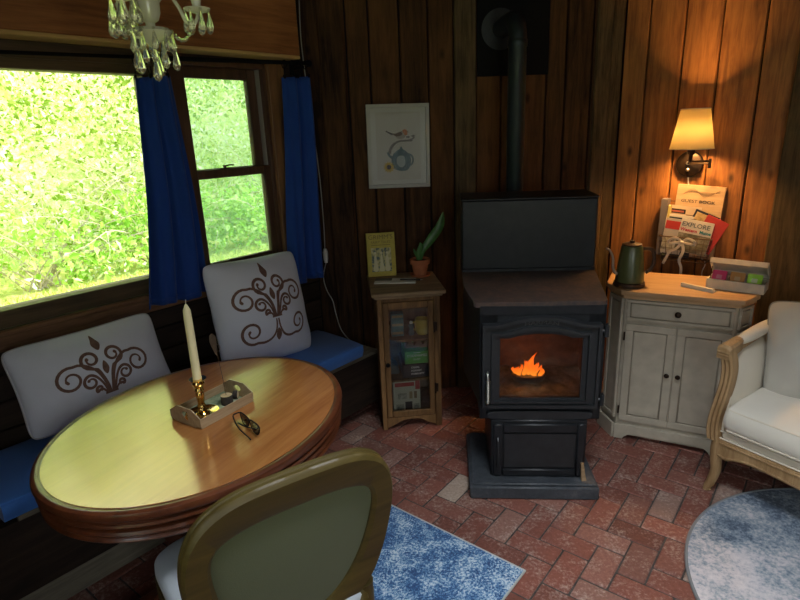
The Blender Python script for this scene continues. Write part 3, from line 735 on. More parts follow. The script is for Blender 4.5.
# ================================================================== TABLE AND WHAT STANDS ON IT
FT = frame((-.657, 1.656, 0), 27)
tab = thing('oval_table', 'polished oval mahogany pedestal table standing in front of the window bench', 'table', FT)
EY = .413 / .5
def ell(prof, seg=96): 
    b = B(); b.r = .5
    vs = []; n = len(prof)
    for i in range(seg):
        a = 2 * PI * i / seg
        for o, z in prof: vs.append(((.512 + o) * math.cos(a), (.424 + o) * math.sin(a), z))
    fs = [(i * n + k, ((i + 1) % seg) * n + k, ((i + 1) % seg) * n + k + 1, i * n + k + 1) for i in range(seg) for k in range(n - 1)]
    fs += [[i * n for i in range(seg)], [i * n + n - 1 for i in range(seg)]]
    b.raw(vs, fs); return b
ell([(-.03, .733), (-.026, .7495), (-.0265, .7502)]).build('tabletop', M_TABLETOP, tab, smooth=30)
ell([(-.0255, .7485), (-.021, .7485), (-.018, .7500), (-.010, .7495), (-.003, .746), (0, .738), (-.002, .727), (-.010, .721), (-.012, .716), (-.006, .713), (-.004, .706), (-.010, .699), (-.022, .694), (-.03, .694)]).build('top_moulding', M_MAHOG, tab, smooth=35)
ell([(-.03, .6945), (-.018, .694), (-.010, .689), (-.007, .681), (-.012, .674), (-.016, .671), (-.011, .667), (-.009, .661), (-.014, .655), (-.03, .652), (-.05, .652)]).build('apron', M_MAHOG, tab, smooth=35)
b = B(); b.lathe([(.05, .20), (.085, .22), (.095, .28), (.07, .34), (.05, .40), (.06, .50), (.10, .58), (.16, .63), (.18, .653)], 32); b.build('pedestal_column', M_MAHOG, tab)
for k in range(4):
    b = B(); b.r = .5
    out = catmull([(.06, .65), (.20, .65), (.255, .58), (.25, .45), (.18, .33), (.17, .22), (.25, .11), (.37, .06), (.42, .03), (.42, 0), (.35, 0), (.23, .045), (.11, .14), (.10, .28), (.17, .42), (.185, .52), (.14, .585), (.06, .59)], 80)
    b.prism([tuple(p) for p in out], -.032, .032); o = b.build('leg', M_MAHOG, tab, bevel=.008); o.rotation_euler = (0, 0, R(45 + 90 * k))

FY = frame((-.636, 1.690, .7505), 33)
tray = thing('wooden_tray', 'small wooden tray with round handle holes on the oval table', 'tray', FY)
M_TRAYW = wood('tray_wood', (.24, .15, .075), (.50, .37, .22), 'X', 12, .65, .3, attr=.2)
M_TRAYF = mottled('mossy_printed_tray_floor', [(.10, .14, .07), (.24, .30, .18), (.36, .38, .26)], 18, 60, .7, .1, .3, 0)
b = B(); b.box(-.105, .105, -.072, .072, 0, .006, .001); b.build('tray_floor', M_TRAYF, tray)
for y in (-.0745, .0705):
    b = B(); b.r = .5; b.box(-.108, .108, y, y + .004, 0, .034, .001); b.build('side_wall', M_TRAYW, tray)
for x in (-.110, .106):
    b = B(); b.r = .4; n = 20; hole = [(.016 * math.cos(2 * PI * i / n), .033 + .012 * math.sin(2 * PI * i / n)) for i in range(n)]
    def outer(a):
        c, s_ = math.cos(a), math.sin(a)
        k = min(.0745 / max(1e-6, abs(c)), (.033 / max(1e-6, -s_)) if s_ < 0 else (.025 / max(1e-6, s_)))
        y_ = c * k; z_ = .033 + s_ * k; zm = .034 + .024 * max(0, min(1, (.0745 - abs(y_)) / .035)); return (y_, min(z_, zm))
    out = [outer(2 * PI * i / n) for i in range(n)]
    out = [(y_, z_) for y_, z_ in out]
    rings = [[(x, *p) for p in out], [(x + .004, *p) for p in out], [(x + .004, *p) for p in hole], [(x, *p) for p in hole], [(x, *p) for p in out]]
    b.loft(rings, cap=False); b.build('end_wall', M_TRAYW, tray, smooth=30)
cs_ = thing('candlestick', 'polished brass candlestick with a saucer base on the wooden tray', 'candlestick', FY @ T(-.052, -.012, .0062))
b = B(); b.lathe([(0, .002), (.030, .001), (.046, .006), (.052, .012), (.053, .013), (.050, .011), (.036, .006), (.022, .005), (.020, .010), (.013, .016)], 40); b.build('saucer', M_BRASS, cs_)
b = B(); b.lathe([(.013, .016), (.016, .022), (.012, .030), (.014, .036), (.010, .046), (.012, .060), (.014, .078), (.011, .086), (.015, .092), (.013, .100), (.018, .108), (.020, .116), (.017, .122), (.026, .128), (.027, .131), (.016, .131)], 28); b.build('stem', M_BRASS, cs_)
b = B(); b.tube([(-.048 - .014 * math.sin(a), 0, .010 + .016 - .016 * math.cos(a)) for a in [PI * i / 10 for i in range(11)]], .003, 8); b.build('finger_ring', M_BRASS, cs_)
cd = thing('taper_candle', 'tall ivory taper candle standing in the brass candlestick', 'candle', FY @ T(-.052, -.012, .1375))
b = B(); b.lathe([(0.0, 0), (.0135, 0), (.0132, .05), (.0125, .20), (.0115, .228), (.008, .236), (.004, .246), (0, .249)], 24); b.build('wax_body', M_WAX, cd)
b = B(); b.tube([(0, 0, .246), (.001, 0, .254), (.002, 0, .262)], .0012, 6); b.build('wick', P('wick_string', (.55, .5, .4)), cd)
M_BARK = plain('dark_bark', (.035, .026, .02), .95, var=.4, scale=60, bump=.6, bscale=120)
M_CUT = plain('cut_wood_face', (.48, .36, .20), .8, var=.15, scale=40)
def slice_holder(label, M, r, h):
    t = thing('wood_slice_holder', label, 'place card holder', M); b = B(); b.lathe([(r, 0), (r * 1.04, h * .3), (r * .98, h * .7), (r, h)], 20, cap=False); b.build('bark', M_BARK, t)
    b = B(); b.lathe([(0, 0.0002), (r * .98, .0002), (r * .98, h - .0005), (0, h - .0002)], 20); b.build('cut_face', M_CUT, t); return t
t = slice_holder('dark bark log slice with a wire clip standing in the wooden tray', FY @ T(.045, -.016, .0062), .0195, .032)
b = B(); b.tube(catmull([(0, 0, .031), (-.002, .001, .08), (-.008, .004, .17), (-.012, .006, .200), (-.004, .006, .215), (.006, .006, .203), (0, .006, .19), (-.012, .006, .195)], 40, False), .0009, 5); b.build('wire_clip', M_STEELWIRE, t)
t = slice_holder('pale cut log slice lying on its side behind the bark one in the tray', FY @ T(.086, -.014, .0205) @ RZ(35) @ RX(90) @ T(0, 0, -.008), .0145, .016)
M_TAG = plain('dark_brown_leaf_tag', (.05, .03, .015), .7, var=.3, scale=60)
b = B(); b.prism(catmull([(0, .035), (.010, .022), (.007, -.005), (.002, -.036), (-.005, -.012), (-.008, .018)], 24), -.001, .001)
o = b.build('leaf_tag', M_TAG); tag(o, 'small dark leaf-shaped tag held up by the wire clip above the tray', 'tag', None, FY @ T(.030, -.008, .222) @ RZ(-25) @ RY(-6) @ Matrix.Diagonal((1.2, 1, 1.15, 1)))

M_LENS = plain('smoked_lens', (.012, .010, .010), .08, spec=.6)
sg = thing('sunglasses', 'dark sunglasses folded on the oval table beside the tray', 'sunglasses', frame((-.478, 1.548, .7505), -28) @ RZ(12))
def lens_out(cx): return catmull([(cx - .026, .036), (cx + .026, .036), (cx + .027, .018), (cx + .012, .002), (cx - .012, .002), (cx - .027, .018)], 28)
for s in (-1, 1):
    b = B(); b.prism([tuple(p) for p in lens_out(s * .034)], -.001, .001); b.build('lens', M_LENS, sg)
    b = B(); b.tube([(p[0], 0, p[1]) for p in lens_out(s * .034)], .0022, 6, closed=True); b.build('rim', M_BLACK, sg)
    b = B(); b.tube(catmull([(s * .064, 0, .034), (s * .068, .010, .034), (s * .060, .020 + .006 * s, .032), (0, .030 + .008 * s, .022), (-s * .050, .024 + .008 * s, .008), (-s * .062, .022 + .008 * s, .003)], 30, False), .0022, 6); b.build('temple', M_BLACK, sg)
b = B(); b.tube([(-.010, 0, .026), (0, -.001, .029), (.010, 0, .026)], .0022, 6); b.build('bridge', M_BLACK, sg)

# ================================================================== FOREGROUND CHAIR
FC = frame((-.285, 1.09, 0), 57)
ch = thing('oval_back_chair', 'olive wooden dining chair with sage upholstered back pulled up to the oval table', 'chair', FC)
BK = T(0, -.10, .955) @ RX(12)     # back plane: local x across, z up from the top rail; leans away from the seat
hout = [(0, 0), (.06, -.001), (.12, -.006), (.17, -.022), (.21, -.055), (.237, -.11), (.247, -.18), (.243, -.27), (.230, -.36), (.205, -.44), (.15, -.505), (.07, -.525), (0, -.53)]
hin = [(0, -.088), (.055, -.088), (.105, -.093), (.145, -.103), (.172, -.119), (.187, -.15), (.189, -.195), (.179, -.27), (.158, -.345), (.125, -.41), (.085, -.452), (.04, -.468), (0, -.472)]
mir = lambda h: h + [(-x, z) for x, z in h[-2:0:-1]]
co = catmull(mir(hout), 120); ci = catmull(mir(hin), 120)
def ringpt(t, y, inset=0): return [(o_[0] * (1 - t) + i_[0] * t, y, o_[1] * (1 - t) + i_[1] * t) for o_, i_ in zip(co, ci)]
b = B(); b.M = BK; b.r = .5
sec = [(0.02, -.014), (0.10, -.020), (.85, -.020), (1.0, -.012), (1.0, .010), (.9, .020), (.55, .024), (.45, .020), (.32, .026), (.2, .020), (.08, .018), (-.03, .011), (-.03, .004), (.0, .001), (-.02, -.003), (-.02, -.009), (0.02, -.014)]
b.loft([ringpt(t, y) for t, y in sec], cap=False); b.build('back_frame', M_CHAIRW, ch, smooth=35)
def panel(y, bul):
    b = B(); b.M = BK; c = Vector((0, -.27)); rings = []
    for k in range(9):
        f = 1 - k / 8 * .98
        rings.append([(c.x + (p[0] - c.x) * f, y + bul * (1 - f ** 2), c.y + (p[1] - c.y) * f) for p in ci])
    b.loft(rings, cap=True); return b
panel(-.006, -.008).build('back_panel', M_VELVET, ch, smooth=60)
panel(.008, .03).build('back_cushion', M_PALEBLUE, ch, smooth=60)
for s in (-1, 1):
    b = B(); b.r = .5; b.tube([(s * .165, -.012, .445), (s * .175, -.012, .46), (s * .185, .0, .50)], [.02, .02, .018], 8)
    b.tube(catmull([(s * .19, -.005, .50), (s * .195, .0, .40), (s * .195, -.015, .20), (s * .20, -.055, .0)], 16, False), [.024 - .0006 * i for i in range(17)], 10); b.build('leg', M_CHAIRW, ch)
    b = B(); b.lathe([(.012, 0), (.016, .02), (.014, .04), (.024, .30), (.026, .34), (.02, .36), (.028, .38), (.028, .44)], 14, T(s * .215, .43, 0)); b.build('leg', M_CHAIRW, ch)
seat = catmull([(-.20, -.02), (0, -.025), (.20, -.02), (.235, .10), (.255, .30), (.25, .43), (.17, .475), (0, .49), (-.17, .475), (-.25, .43), (-.255, .30), (-.235, .10)], 72)
def seatring(z, k): return [((p[0]) * k, .23 + (p[1] - .23) * k, z) for p in seat]
b = B(); b.r = .5; b.loft([seatring(.385, .97), seatring(.39, 1.0), seatring(.445, 1.0), seatring(.45, .98)]); b.build('seat_rail', M_CHAIRW, ch)
b = B(); b.loft([seatring(.448, .97), seatring(.46, .99), seatring(.478, .985), seatring(.495, .93), seatring(.505, .8), seatring(.512, .5), seatring(.514, .1)]); b.build('seat_cushion', M_PALEBLUE, ch, smooth=60)

# ================================================================== CHANDELIER
FCH = frame((-.624, 1.62, 0), 90)
cl = thing('chandelier', 'small crystal chandelier with hanging drops above the oval table', 'chandelier', FCH)
b = B(); b.lathe([(0, CEIL), (.055, CEIL), (.05, CEIL - .02), (.012, CEIL - .035), (0, CEIL - .036)], 24); b.build('ceiling_rose', M_BRASS, cl)
b = B()
z = CEIL - .03
k = 0
while z > 2.20:
    m = T(0, 0, z - .014) @ RZ(90 * (k % 2)); b.tube([(.007 * math.cos(a), 0, .014 * math.sin(a)) for a in [2 * PI * i / 10 for i in range(10)]], .0018, 5, m, closed=True); z -= .023; k += 1
b.build('chain', M_BRASS, cl)
b = B(); b.lathe([(0, 2.21), (.012, 2.205), (.02, 2.18), (.014, 2.16), (.026, 2.13), (.032, 2.09), (.02, 2.05), (.016, 2.02), (.028, 2.0), (.031, 1.975), (.029, 1.935), (.022, 1.918), (.012, 1.912), (.012, 1.90), (.045, 1.898), (.052, 1.89), (.040, 1.876), (.018, 1.866), (.010, 1.855), (0, 1.85)], 32); b.build('glass_column', M_CRYSTALB, cl)
def drop(parent, x, y, z, s=1.0):
    b = B(); b.lathe([(0, 0), (.0016, -.001), (.003, -.006), (.0075, -.024), (.0085, -.032), (.006, -.040), (0, -.044)], 8, T(x, y, z) @ Matrix.Diagonal((s, s, s, 1))); b.ball((x, y, z + .004 * s), .004 * s, 8); return b.build('crystal_drop', M_CRYSTAL, parent, smooth=20)
def bead(b, p, r=.0058): b.ball(p, r, 8)
for k in range(3):
    a = R(25 + 120 * k); ca, sa = math.cos(a), math.sin(a)
    b = B(); b.tube(catmull([(.02 * ca, .02 * sa, 1.955), (.05 * ca, .05 * sa, 1.985), (.075 * ca, .075 * sa, 1.955), (.090 * ca, .090 * sa, 1.918), (.108 * ca, .108 * sa, 1.912), (.120 * ca, .120 * sa, 1.93), (.122 * ca, .122 * sa, 1.945)], 30, False), .0048, 8); arm = b.build('arm', M_CRYSTALB, cl)
    cx, cy = .122 * ca, .122 * sa
    b = B(); b.lathe([(.006, 1.940), (.026, 1.944), (.034, 1.950), (.035, 1.952), (.024, 1.949), (.010, 1.950), (.012, 1.965), (.014, 1.975)], 20, T(cx, cy, 0)); b.build('bobeche', M_CRYSTALB, arm)
    b = B(); b.lathe([(.009, 1.955), (.009, 2.045), (.004, 2.05), (.003, 2.055)], 12, T(cx, cy, 0)); b.build('candle_sleeve', M_WHITE, arm)
    b = B(); b.lathe([(.004, 2.052), (.011, 2.068), (.009, 2.085), (.003, 2.10), (0, 2.104)], 12, T(cx, cy, 0)); b.build('bulb', M_CRYSTAL, arm)
    for j in range(7):
        q = a + R(360 / 7 * j + 20); drop(arm, cx + .031 * math.cos(q), cy + .031 * math.sin(q), 1.942, 1.2)
    b = B()
    for i in range(9):
        f = i / 8; r_ = .05 + (.108 - .05) * f; bead(b, (r_ * ca, r_ * sa, 1.892 + .022 * f - .03 * math.sin(PI * f)))
    b.build('bead_string', M_CRYSTAL, arm)
for k in range(10):
    a = R(36 * k + 9); drop(cl, .05 * math.cos(a), .05 * math.sin(a), 1.888, 1.1)
for k in range(5):
    a = R(72 * k + 30); drop(cl, .052 * math.cos(a), .052 * math.sin(a), 1.852 - .012 * (k % 2), 1.3)
for k in range(4):
    a = R(90 * k + 20); drop(cl, .022 * math.cos(a), .022 * math.sin(a), 1.862, 1.1)
drop(cl, 0, 0, 1.832, 1.45)
# ================================================================== PELLET STOVE
FS = frame((.567, 2.15, 0), 95)
st = thing('pellet_stove', 'black iron pellet stove with a lit fire behind its arched glass door', 'stove', FS)
b = B()
b.box(-.285, .287, 0, .47, .0, .062, .006); b.box(-.275, .277, .012, .46, .062, .074, .006); b.build('base_plate', M_BASEIRON, st)
b = B(); b.box(-.188, .235, .075, .44, .072, .36, .006)
for q in ((-.178, -.135, .08, .345), (.192, .228, .08, .345), (-.135, .192, .08, .115), (-.135, .192, .30, .345)): b.box(q[0], q[1], .062, .078, q[2], q[3], .006)
b.build('pedestal', M_IRON, st)
b = B(); b.box(-.130, .187, .070, .076, .120, .295, .004); b.build('ash_door', M_IRON2, st)
b = B(); b.tube([(-.158, .058, .13), (-.158, .046, .14), (-.158, .046, .27), (-.158, .058, .28)], .006, 8); b.build('ash_door_handle', M_IRON2, st)
# hollow body
b = B()
b.box(-.238, -.224, .10, .60, .352, .89, .003); b.box(.278, .292, .10, .60, .352, .89, .003); b.box(-.238, .292, .585, .60, .352, .89, .003)
b.box(-.238, .292, .10, .60, .352, .415, .004); b.box(-.238, .292, .10, .60, .84, .89, .004)
b.box(-.238, -.16, .10, .115, .41, .85, .002); b.box(.218, .292, .10, .115, .41, .85, .002); b.box(-.238, .292, .10, .115, .765, .85, .002); b.box(-.238, .292, .10, .115, .41, .462, .002)
b.build('body', M_IRON, st)
for s, x in ((-1, -.238), (1, .292)):
    b = B(); b.prism([(x, .116), (x + s * .055, .47), (x + s * .055, .59), (x, .59)], .41, .885, plane='xy'); b.build('side_panel', M_IRON, st, bevel=.006)
b = B(); b.prism(catmull([(-.20, .372), (-.185, .398), (.02, .402), (.235, .398), (.25, .372), (.22, .362), (.02, .36), (-.17, .362)], 48), .078, .10); b.build('ash_lip', M_IRON2, st, bevel=.004)
M_FIREB = mottled('sooty_firebrick', [(.05, .032, .02), (.12, .075, .045), (.22, .14, .085)], 5, 25, .9, .3, .3, 0)
b = B(); b.box(-.20, .255, .40, .42, .42, .80, 0); b.box(-.222, -.20, .116, .42, .42, .82, 0); b.box(.255, .276, .116, .42, .42, .82, 0); b.box(-.22, .276, .116, .42, .80, .82, 0); b.build('firebox_lining', M_FIREB, st, smooth=0)
M_ASH = mottled('grey_green_ash', [(.06, .07, .06), (.15, .17, .15), (.26, .27, .24)], 14, 70, .95, .6, .3, 0)
b = B()
def ashf(u, v):
    x = -.20 + .455 * u; y = .118 + .28 * v; d = math.hypot((x + .0) / .12, (y - .24) / .10)
    return (x, y, .435 + .045 * v + .05 * math.exp(-d * d) + .010 * mnoise.noise(Vector((x * 22, y * 22, 1))) + .006 * mnoise.noise(Vector((x * 60, y * 60, 3))))
b.grid(ashf, 50, 26); b.build('ash_bed', M_ASH, st, smooth=60)
b = B(); b.lathe([(.05, 0), (.075, .03), (.082, .055), (.076, .055), (.06, .03)], 24, T(-.005, .235, .462) @ Matrix.Diagonal((1, .7, 1, 1))); b.build('burn_pot', M_IRON2, st)
def flamemat():
    m = bpy.data.materials.new('fire_flame'); m.use_nodes = True; nt = m.node_tree; nt.nodes.clear(); lk = nt.links.new
    out = node(nt, 'ShaderNodeOutputMaterial'); e = node(nt, 'ShaderNodeEmission'); tc = node(nt, 'ShaderNodeTexCoord'); sp = node(nt, 'ShaderNodeSeparateXYZ'); lk(tc.outputs['Generated'], sp.inputs[0])
    rp = node(nt, 'ShaderNodeValToRGB'); el = rp.color_ramp.elements; el.new(.45)
    for i, (p, c) in enumerate(((.0, (1, .36, .05)), (.4, (1, .24, .025)), (1, (.9, .12, .01)))): el[i].position = p; el[i].color = (*c, 1)
    lk(sp.outputs['Z'], rp.inputs[0]); lk(rp.outputs[0], e.inputs[0]); e.inputs[1].default_value = 1.15
    tr = node(nt, 'ShaderNodeBsdfTransparent'); lw = node(nt, 'ShaderNodeLayerWeight', Blend=.35); mx = node(nt, 'ShaderNodeMixShader')
    lk(lw.outputs['Facing'], mx.inputs[0]); lk(e.outputs[0], mx.inputs[1]); lk(tr.outputs[0], mx.inputs[2]); lk(mx.outputs[0], out.inputs[0]); return m
M_FLAME = flamemat()
fire = thing('fire', 'small orange fire burning behind the stove glass', 'fire', FS @ T(-.012, .235, .512) @ Matrix.Diagonal((1, 1, .85, 1)))
for x, y, h, r_, ln in ((-0.057, 0.0079, 0.0424, 0.0122, -0.002), (-0.0474, -0.002, 0.0433, 0.0122, -0.0019), (-0.0403, -0.0019, 0.0485, 0.0091, -0.0023), (-0.0357, -0.0095, 0.0496, 0.0093, 0.0027), (-0.0269, 0.0079, 0.0574, 0.0086, 0.0002), (-0.0247, 0.0101, 0.0555, 0.0089, -0.0044), (-0.0106, -0.0073, 0.0869, 0.0123, 0.0012), (-0.0058, 0.0122, 0.0719, 0.0111, 0.0069), (0.0031, -0.0052, 0.0808, 0.0087, -0.0019), (0.0038, 0.0021, 0.0813, 0.008, 0.0046), (0.0132, 0.0086, 0.0754, 0.0102, 0.0014), (0.0216, -0.0143, 0.0798, 0.0124, -0.0011), (0.031, -0.0155, 0.0747, 0.0115, 0.0041), (0.0369, -0.0146, 0.0533, 0.0088, 0.0119), (0.0411, 0.0119, 0.0638, 0.0122, 0.0051), (0.0496, 0.0073, 0.0531, 0.0085, 0.0109), (0.0604, -0.0149, 0.0474, 0.0123, 0.0043), (0.014, 0, 0.128, 0.015, 0.018)):
    b = B(); rings = []
    for i in range(11):
        f = i / 10; rr = r_ * (math.sin(PI * min(1, f * .75 + .22)) ** .8) * (1 - f ** 3) + .0008; ox = ln * f * f * 1.6 + .006 * math.sin(5 * f + x * 90); oy = .004 * math.sin(4 * f + y * 70)
        rings.append([(x + ox + rr * math.cos(a), y + oy + rr * .8 * math.sin(a), h * f) for a in [2 * PI * k / 14 for k in range(14)]])
    b.loft(rings); b.build('flame', M_FLAME, fire, smooth=180)
# door with arched head
def doorout(x0, x1, z0, z1, za, n=14):
    cx = (x0 + x1) / 2; w = (x1 - x0) / 2; pts = [(x0, z0), (x1, z0), (x1, z1)]
    k = .62
    pts.append((cx + w * .74, z1))
    for i in range(n + 1):
        f = 1 - 2 * i / n; pts.append((cx + w * k * f, z1 + .008 + (za - z1 - .008) * (1 - f * f)))
    pts += [(cx - w * .74, z1), (x0, z1)]
    return pts
def ring(b, o, i, y0, y1):
    b.loft([[(p[0], y1, p[1]) for p in o], [(p[0], y0, p[1]) for p in o], [(p[0], y0, p[1]) for p in i], [(p[0], y1, p[1]) for p in i], [(p[0], y1, p[1]) for p in o]], cap=False)
door = None
b = B()
O1 = doorout(-.228, .270, .424, .812, .846); O2 = doorout(-.214, .256, .438, .800, .832); O3 = doorout(-.190, .230, .448, .776, .806); O4 = doorout(-.176, .218, .456, .764, .786); O5 = doorout(-.152, .196, .466, .748, .768)
ring(b, O1, O2, .062, .10); ring(b, O2, O3, .078, .10); ring(b, O3, O4, .064, .10); ring(b, O4, O5, .080, .10)
door = b.build('door', M_IRON2, st, smooth=30)
b = B(); b.prism(O5, .086, .090); b.build('door_glass', M_STOVEPANE, door, smooth=0)
t_ = text('HARMAN', .023, T(.021, .0775, .819) @ FACE, plain('worn_letter_iron', (.09, .095, .10), .45, .4), door, 'raised_lettering', .0018, sx=1.5)
for v in t_.data.vertices: v.co.z -= (v.co.x - .021) ** 2 * 1.4
for k in range(8):
    b = B(); b.box(-.145 + k * .045, -.118 + k * .045, .074, .082, .457, .462, .001); b.build('vent_tooth', M_IRON, door)
b = B(); b.tube(catmull([(-.206, .060, .60), (-.207, .040, .595), (-.206, .034, .56), (-.206, .034, .48), (-.206, .045, .455)], 24, False), [.006] * 25, 10)
for i in range(14): b.tube([(-.206 + .0085 * math.cos(a), .034 + .0085 * math.sin(a), .47 + i * .0075) for a in [2 * PI * k / 12 for k in range(12)]], .0022, 5, closed=True)
b.build('spring_handle', M_CHROME, door)
for z in (.775, .455):
    b = B(); b.tube([(.292, .085, z - .025), (.292, .085, z + .025)], .010, 12); b.tube([(.270, .092, z), (.292, .085, z)], .008, 8); b.tube([(.292, .085, z + .02), (.292, .085, z + .034)], .005, 8); b.build('hinge', M_IRON2, st)
# sloping top ledge, hopper
b = B(); top = catmull([(-.255, -.0), (-.20, -.004), (.22, -.004), (.285, 0), (.297, .03), (.315, .20), (.331, .35), (.333, .38), (.326, .393), (.27, .394), (0, .394), (-.25, .394), (-.292, .393), (-.300, .38), (-.301, .35), (-.298, .20), (-.268, .03)], 88)
b.loft([[(p[0], .105 + p[1], z + .035 * p[1] / .39) for p in top] for z in (.882, .886, .900, .904)]); b.build('top_ledge', M_RUST, st, bevel=.003)
b = B(); b.box(-.300, .335, .50, .76, .905, 1.284, .006); b.box(-.300, .335, .494, .502, .915, .955, .003); b.build('hopper', M_IRON, st)
b = B(); b.box(-.304, .339, .488, .77, 1.284, 1.294, .004); b.build('hopper_lid', M_IRON2, st)
b = B(); b.prism([(0, 0), (.022, 0), (.018, .03), (.014, .085), (.002, .082)], 0, .02, T(.215, .035, .0745) @ RX(-8) @ RY(-4))
o = b.build('kindling_stick', M_RUSTICT); tag(o, 'small split stick of wood standing on the front right of the stove base', 'kindling', None, FS)
# flue
FP = frame((.628, 2.995, 0), 85.5)
fl = thing('flue_pipe', 'dark steel stove pipe rising behind the stove into the black wall plate', 'pipe', FP)
b = B(); b.lathe([(.045, .35), (.045, 1.985), (.049, 1.99), (.049, 2.02), (.045, 2.025), (.045, 2.03)], 32); b.build('pipe', M_PIPE, fl)
b = B(); b.tube([(0, 0, 2.02)] + [(0, .09 - .09 * math.cos(a), 2.03 + .09 * math.sin(a)) for a in [PI / 2 * i / 8 for i in range(9)]] + [(0, .345, 2.12)], .046, 20); b.build('elbow', M_PIPE, fl)
b = B(); b.lathe([(.048, 0), (.10, .004), (.105, .012), (.048, .014)], 32, T(0, .338, 2.12) @ RX(90)); b.build('collar', M_IRON2, fl)
b = B(); b.box(-.05, .05, -.05, .30, .28, .40, .01); b.build('cleanout_tee', M_PIPE, fl)
b = B(); b.box(.96, 1.365, -.012, -.001, 1.885, CEIL - .02, .002)
for x in (.975, 1.35):
    for z in (1.90, 2.15, 2.40): b.lathe([(.006, 0), (.004, .003), (0, .004)], 10, T(x, -.012, z) @ RX(90))
o = b.build('wall_plate', M_BLACK); tag(o, 'flat black metal plate on the boards behind the stove pipe', 'plate', None, FB)

# ================================================================== PICTURE
pic = thing('framed_picture', 'white framed print of a bird above a teapot hanging on the dark board wall', 'picture', FB @ T(.507, -.030, 1.53) @ RX(-1.5) @ RY(.6))
w, h = .352, .456
b = B()
for q in ((-w / 2, w / 2, h / 2 - .02, h / 2), (-w / 2, w / 2, -h / 2, -h / 2 + .02), (-w / 2, -w / 2 + .02, -h / 2 + .02, h / 2 - .02), (w / 2 - .02, w / 2, -h / 2 + .02, h / 2 - .02)): b.box(q[0], q[1], -.012, .016, q[2], q[3], .002)
b.build('frame', M_FRAMEW, pic)
b = B(); b.box(-w / 2 + .015, w / 2 - .015, .004, .010, -h / 2 + .015, h / 2 - .015, 0); b.build('mat_board', M_FRAMEW, pic)
b = B(); b.box(-.125, .125, .002, .004, -.185, .185, 0)
A_ = [P('print_brown', (.07, .04, .02)), P('print_orange', (.32, .11, .03)), P('print_grey', (.22, .20, .16)), P('print_teal', (.055, .095, .105), var=.35, scale=30), P('print_pale', (.26, .30, .29)), P('print_yellow', (.38, .25, .015)), P('print_dark', (.02, .012, .008)), P('print_branch', (.10, .09, .075))]
def art(poly, mi, dy=0): b.mi = mi + 1; b.prism([tuple(p) for p in poly], .0018 - dy, .0022 - dy); b.mi = 0
art(catmull([(-.012, .055), (.012, .078), (.035, .088), (.047, .080), (.045, .060), (.03, .044), (.0, .042)], 30), 2)
art(catmull([(.025, .086), (.042, .092), (.052, .080), (.05, .062), (.036, .062)], 20), 1, .0005)
art([(.05, .082), (.060, .078), (.05, .075)], 6, .0005)
art(catmull([(-.05, .078), (-.02, .070), (.018, .080), (.02, .062), (-.01, .054), (-.032, .066)], 24), 0, .0006)
art([(-.068, .088), (-.03, .068), (-.034, .06), (-.07, .082)], 6, .0007)
art(catmull([(-.058, -.040), (-.052, -.01), (-.03, .018), (.01, .034), (.06, .036), (.09, .05), (.092, .044), (.064, .026), (.01, .024), (-.02, .008), (-.04, -.02), (-.046, -.042)], 48), 7)
for x, z in ((.07, .03), (.085, .055), (.055, .05)): art(catmull([(x - .012, z), (x, z + .006), (x + .012, z), (x, z - .006)], 12), 7, .0003)
art(catmull([(-.035, -.055), (-.025, -.035), (.02, -.028), (.055, -.038), (.07, -.075), (.055, -.125), (.015, -.135), (-.025, -.122), (-.042, -.085)], 40), 3, .0004)
art(catmull([(-.005, -.055), (.03, -.055), (.035, -.10), (.01, -.115), (-.012, -.09)], 24), 4, .0008)
art(catmull([(-.02, -.034), (.015, -.012), (.05, -.036), (.015, -.042)], 20), 3, .0008); art(catmull([(.008, -.012), (.015, .0), (.022, -.012)], 12), 3, .0009)
art(catmull([(-.035, -.07), (-.06, -.05), (-.066, -.030), (-.058, -.030), (-.05, -.045), (-.03, -.055)], 20), 3, .0004)
art([p for a in range(0, 1) for p in [(.058 + .028 * math.cos(t), -.075 + .036 * math.sin(t)) for t in [PI / 2 - PI * i / 10 for i in range(11)]] + [(.058 + .018 * math.cos(t), -.075 + .026 * math.sin(t)) for t in [-PI / 2 + PI * i / 10 for i in range(11)]]], 3, .0004)
art([(-.058 + (.034 if k % 2 else .022) * math.cos(2 * PI * k / 24), -.112 + (.034 if k % 2 else .022) * math.sin(2 * PI * k / 24)) for k in range(24)], 5, .0011)
art([(-.058 + .013 * math.cos(2 * PI * k / 16), -.112 + .013 * math.sin(2 * PI * k / 16)) for k in range(16)], 6, .0014)
b.build('print', [M_PRINT] + A_, pic, smooth=0)
b = B(); b.box(-w / 2 + .016, w / 2 - .016, -.005, -.003, -h / 2 + .016, h / 2 - .016, 0); b.build('glass', M_PICPANE, pic, smooth=0)
b = B(); b.tube([(0, .018, h / 2 - .01), (0, .012, h / 2 + .012), (0, -.004, h / 2 + .016), (0, .004, h / 2 + .026), (0, .02, h / 2 + .03)], .0022, 6); b.build('hook', M_BRASS, pic)

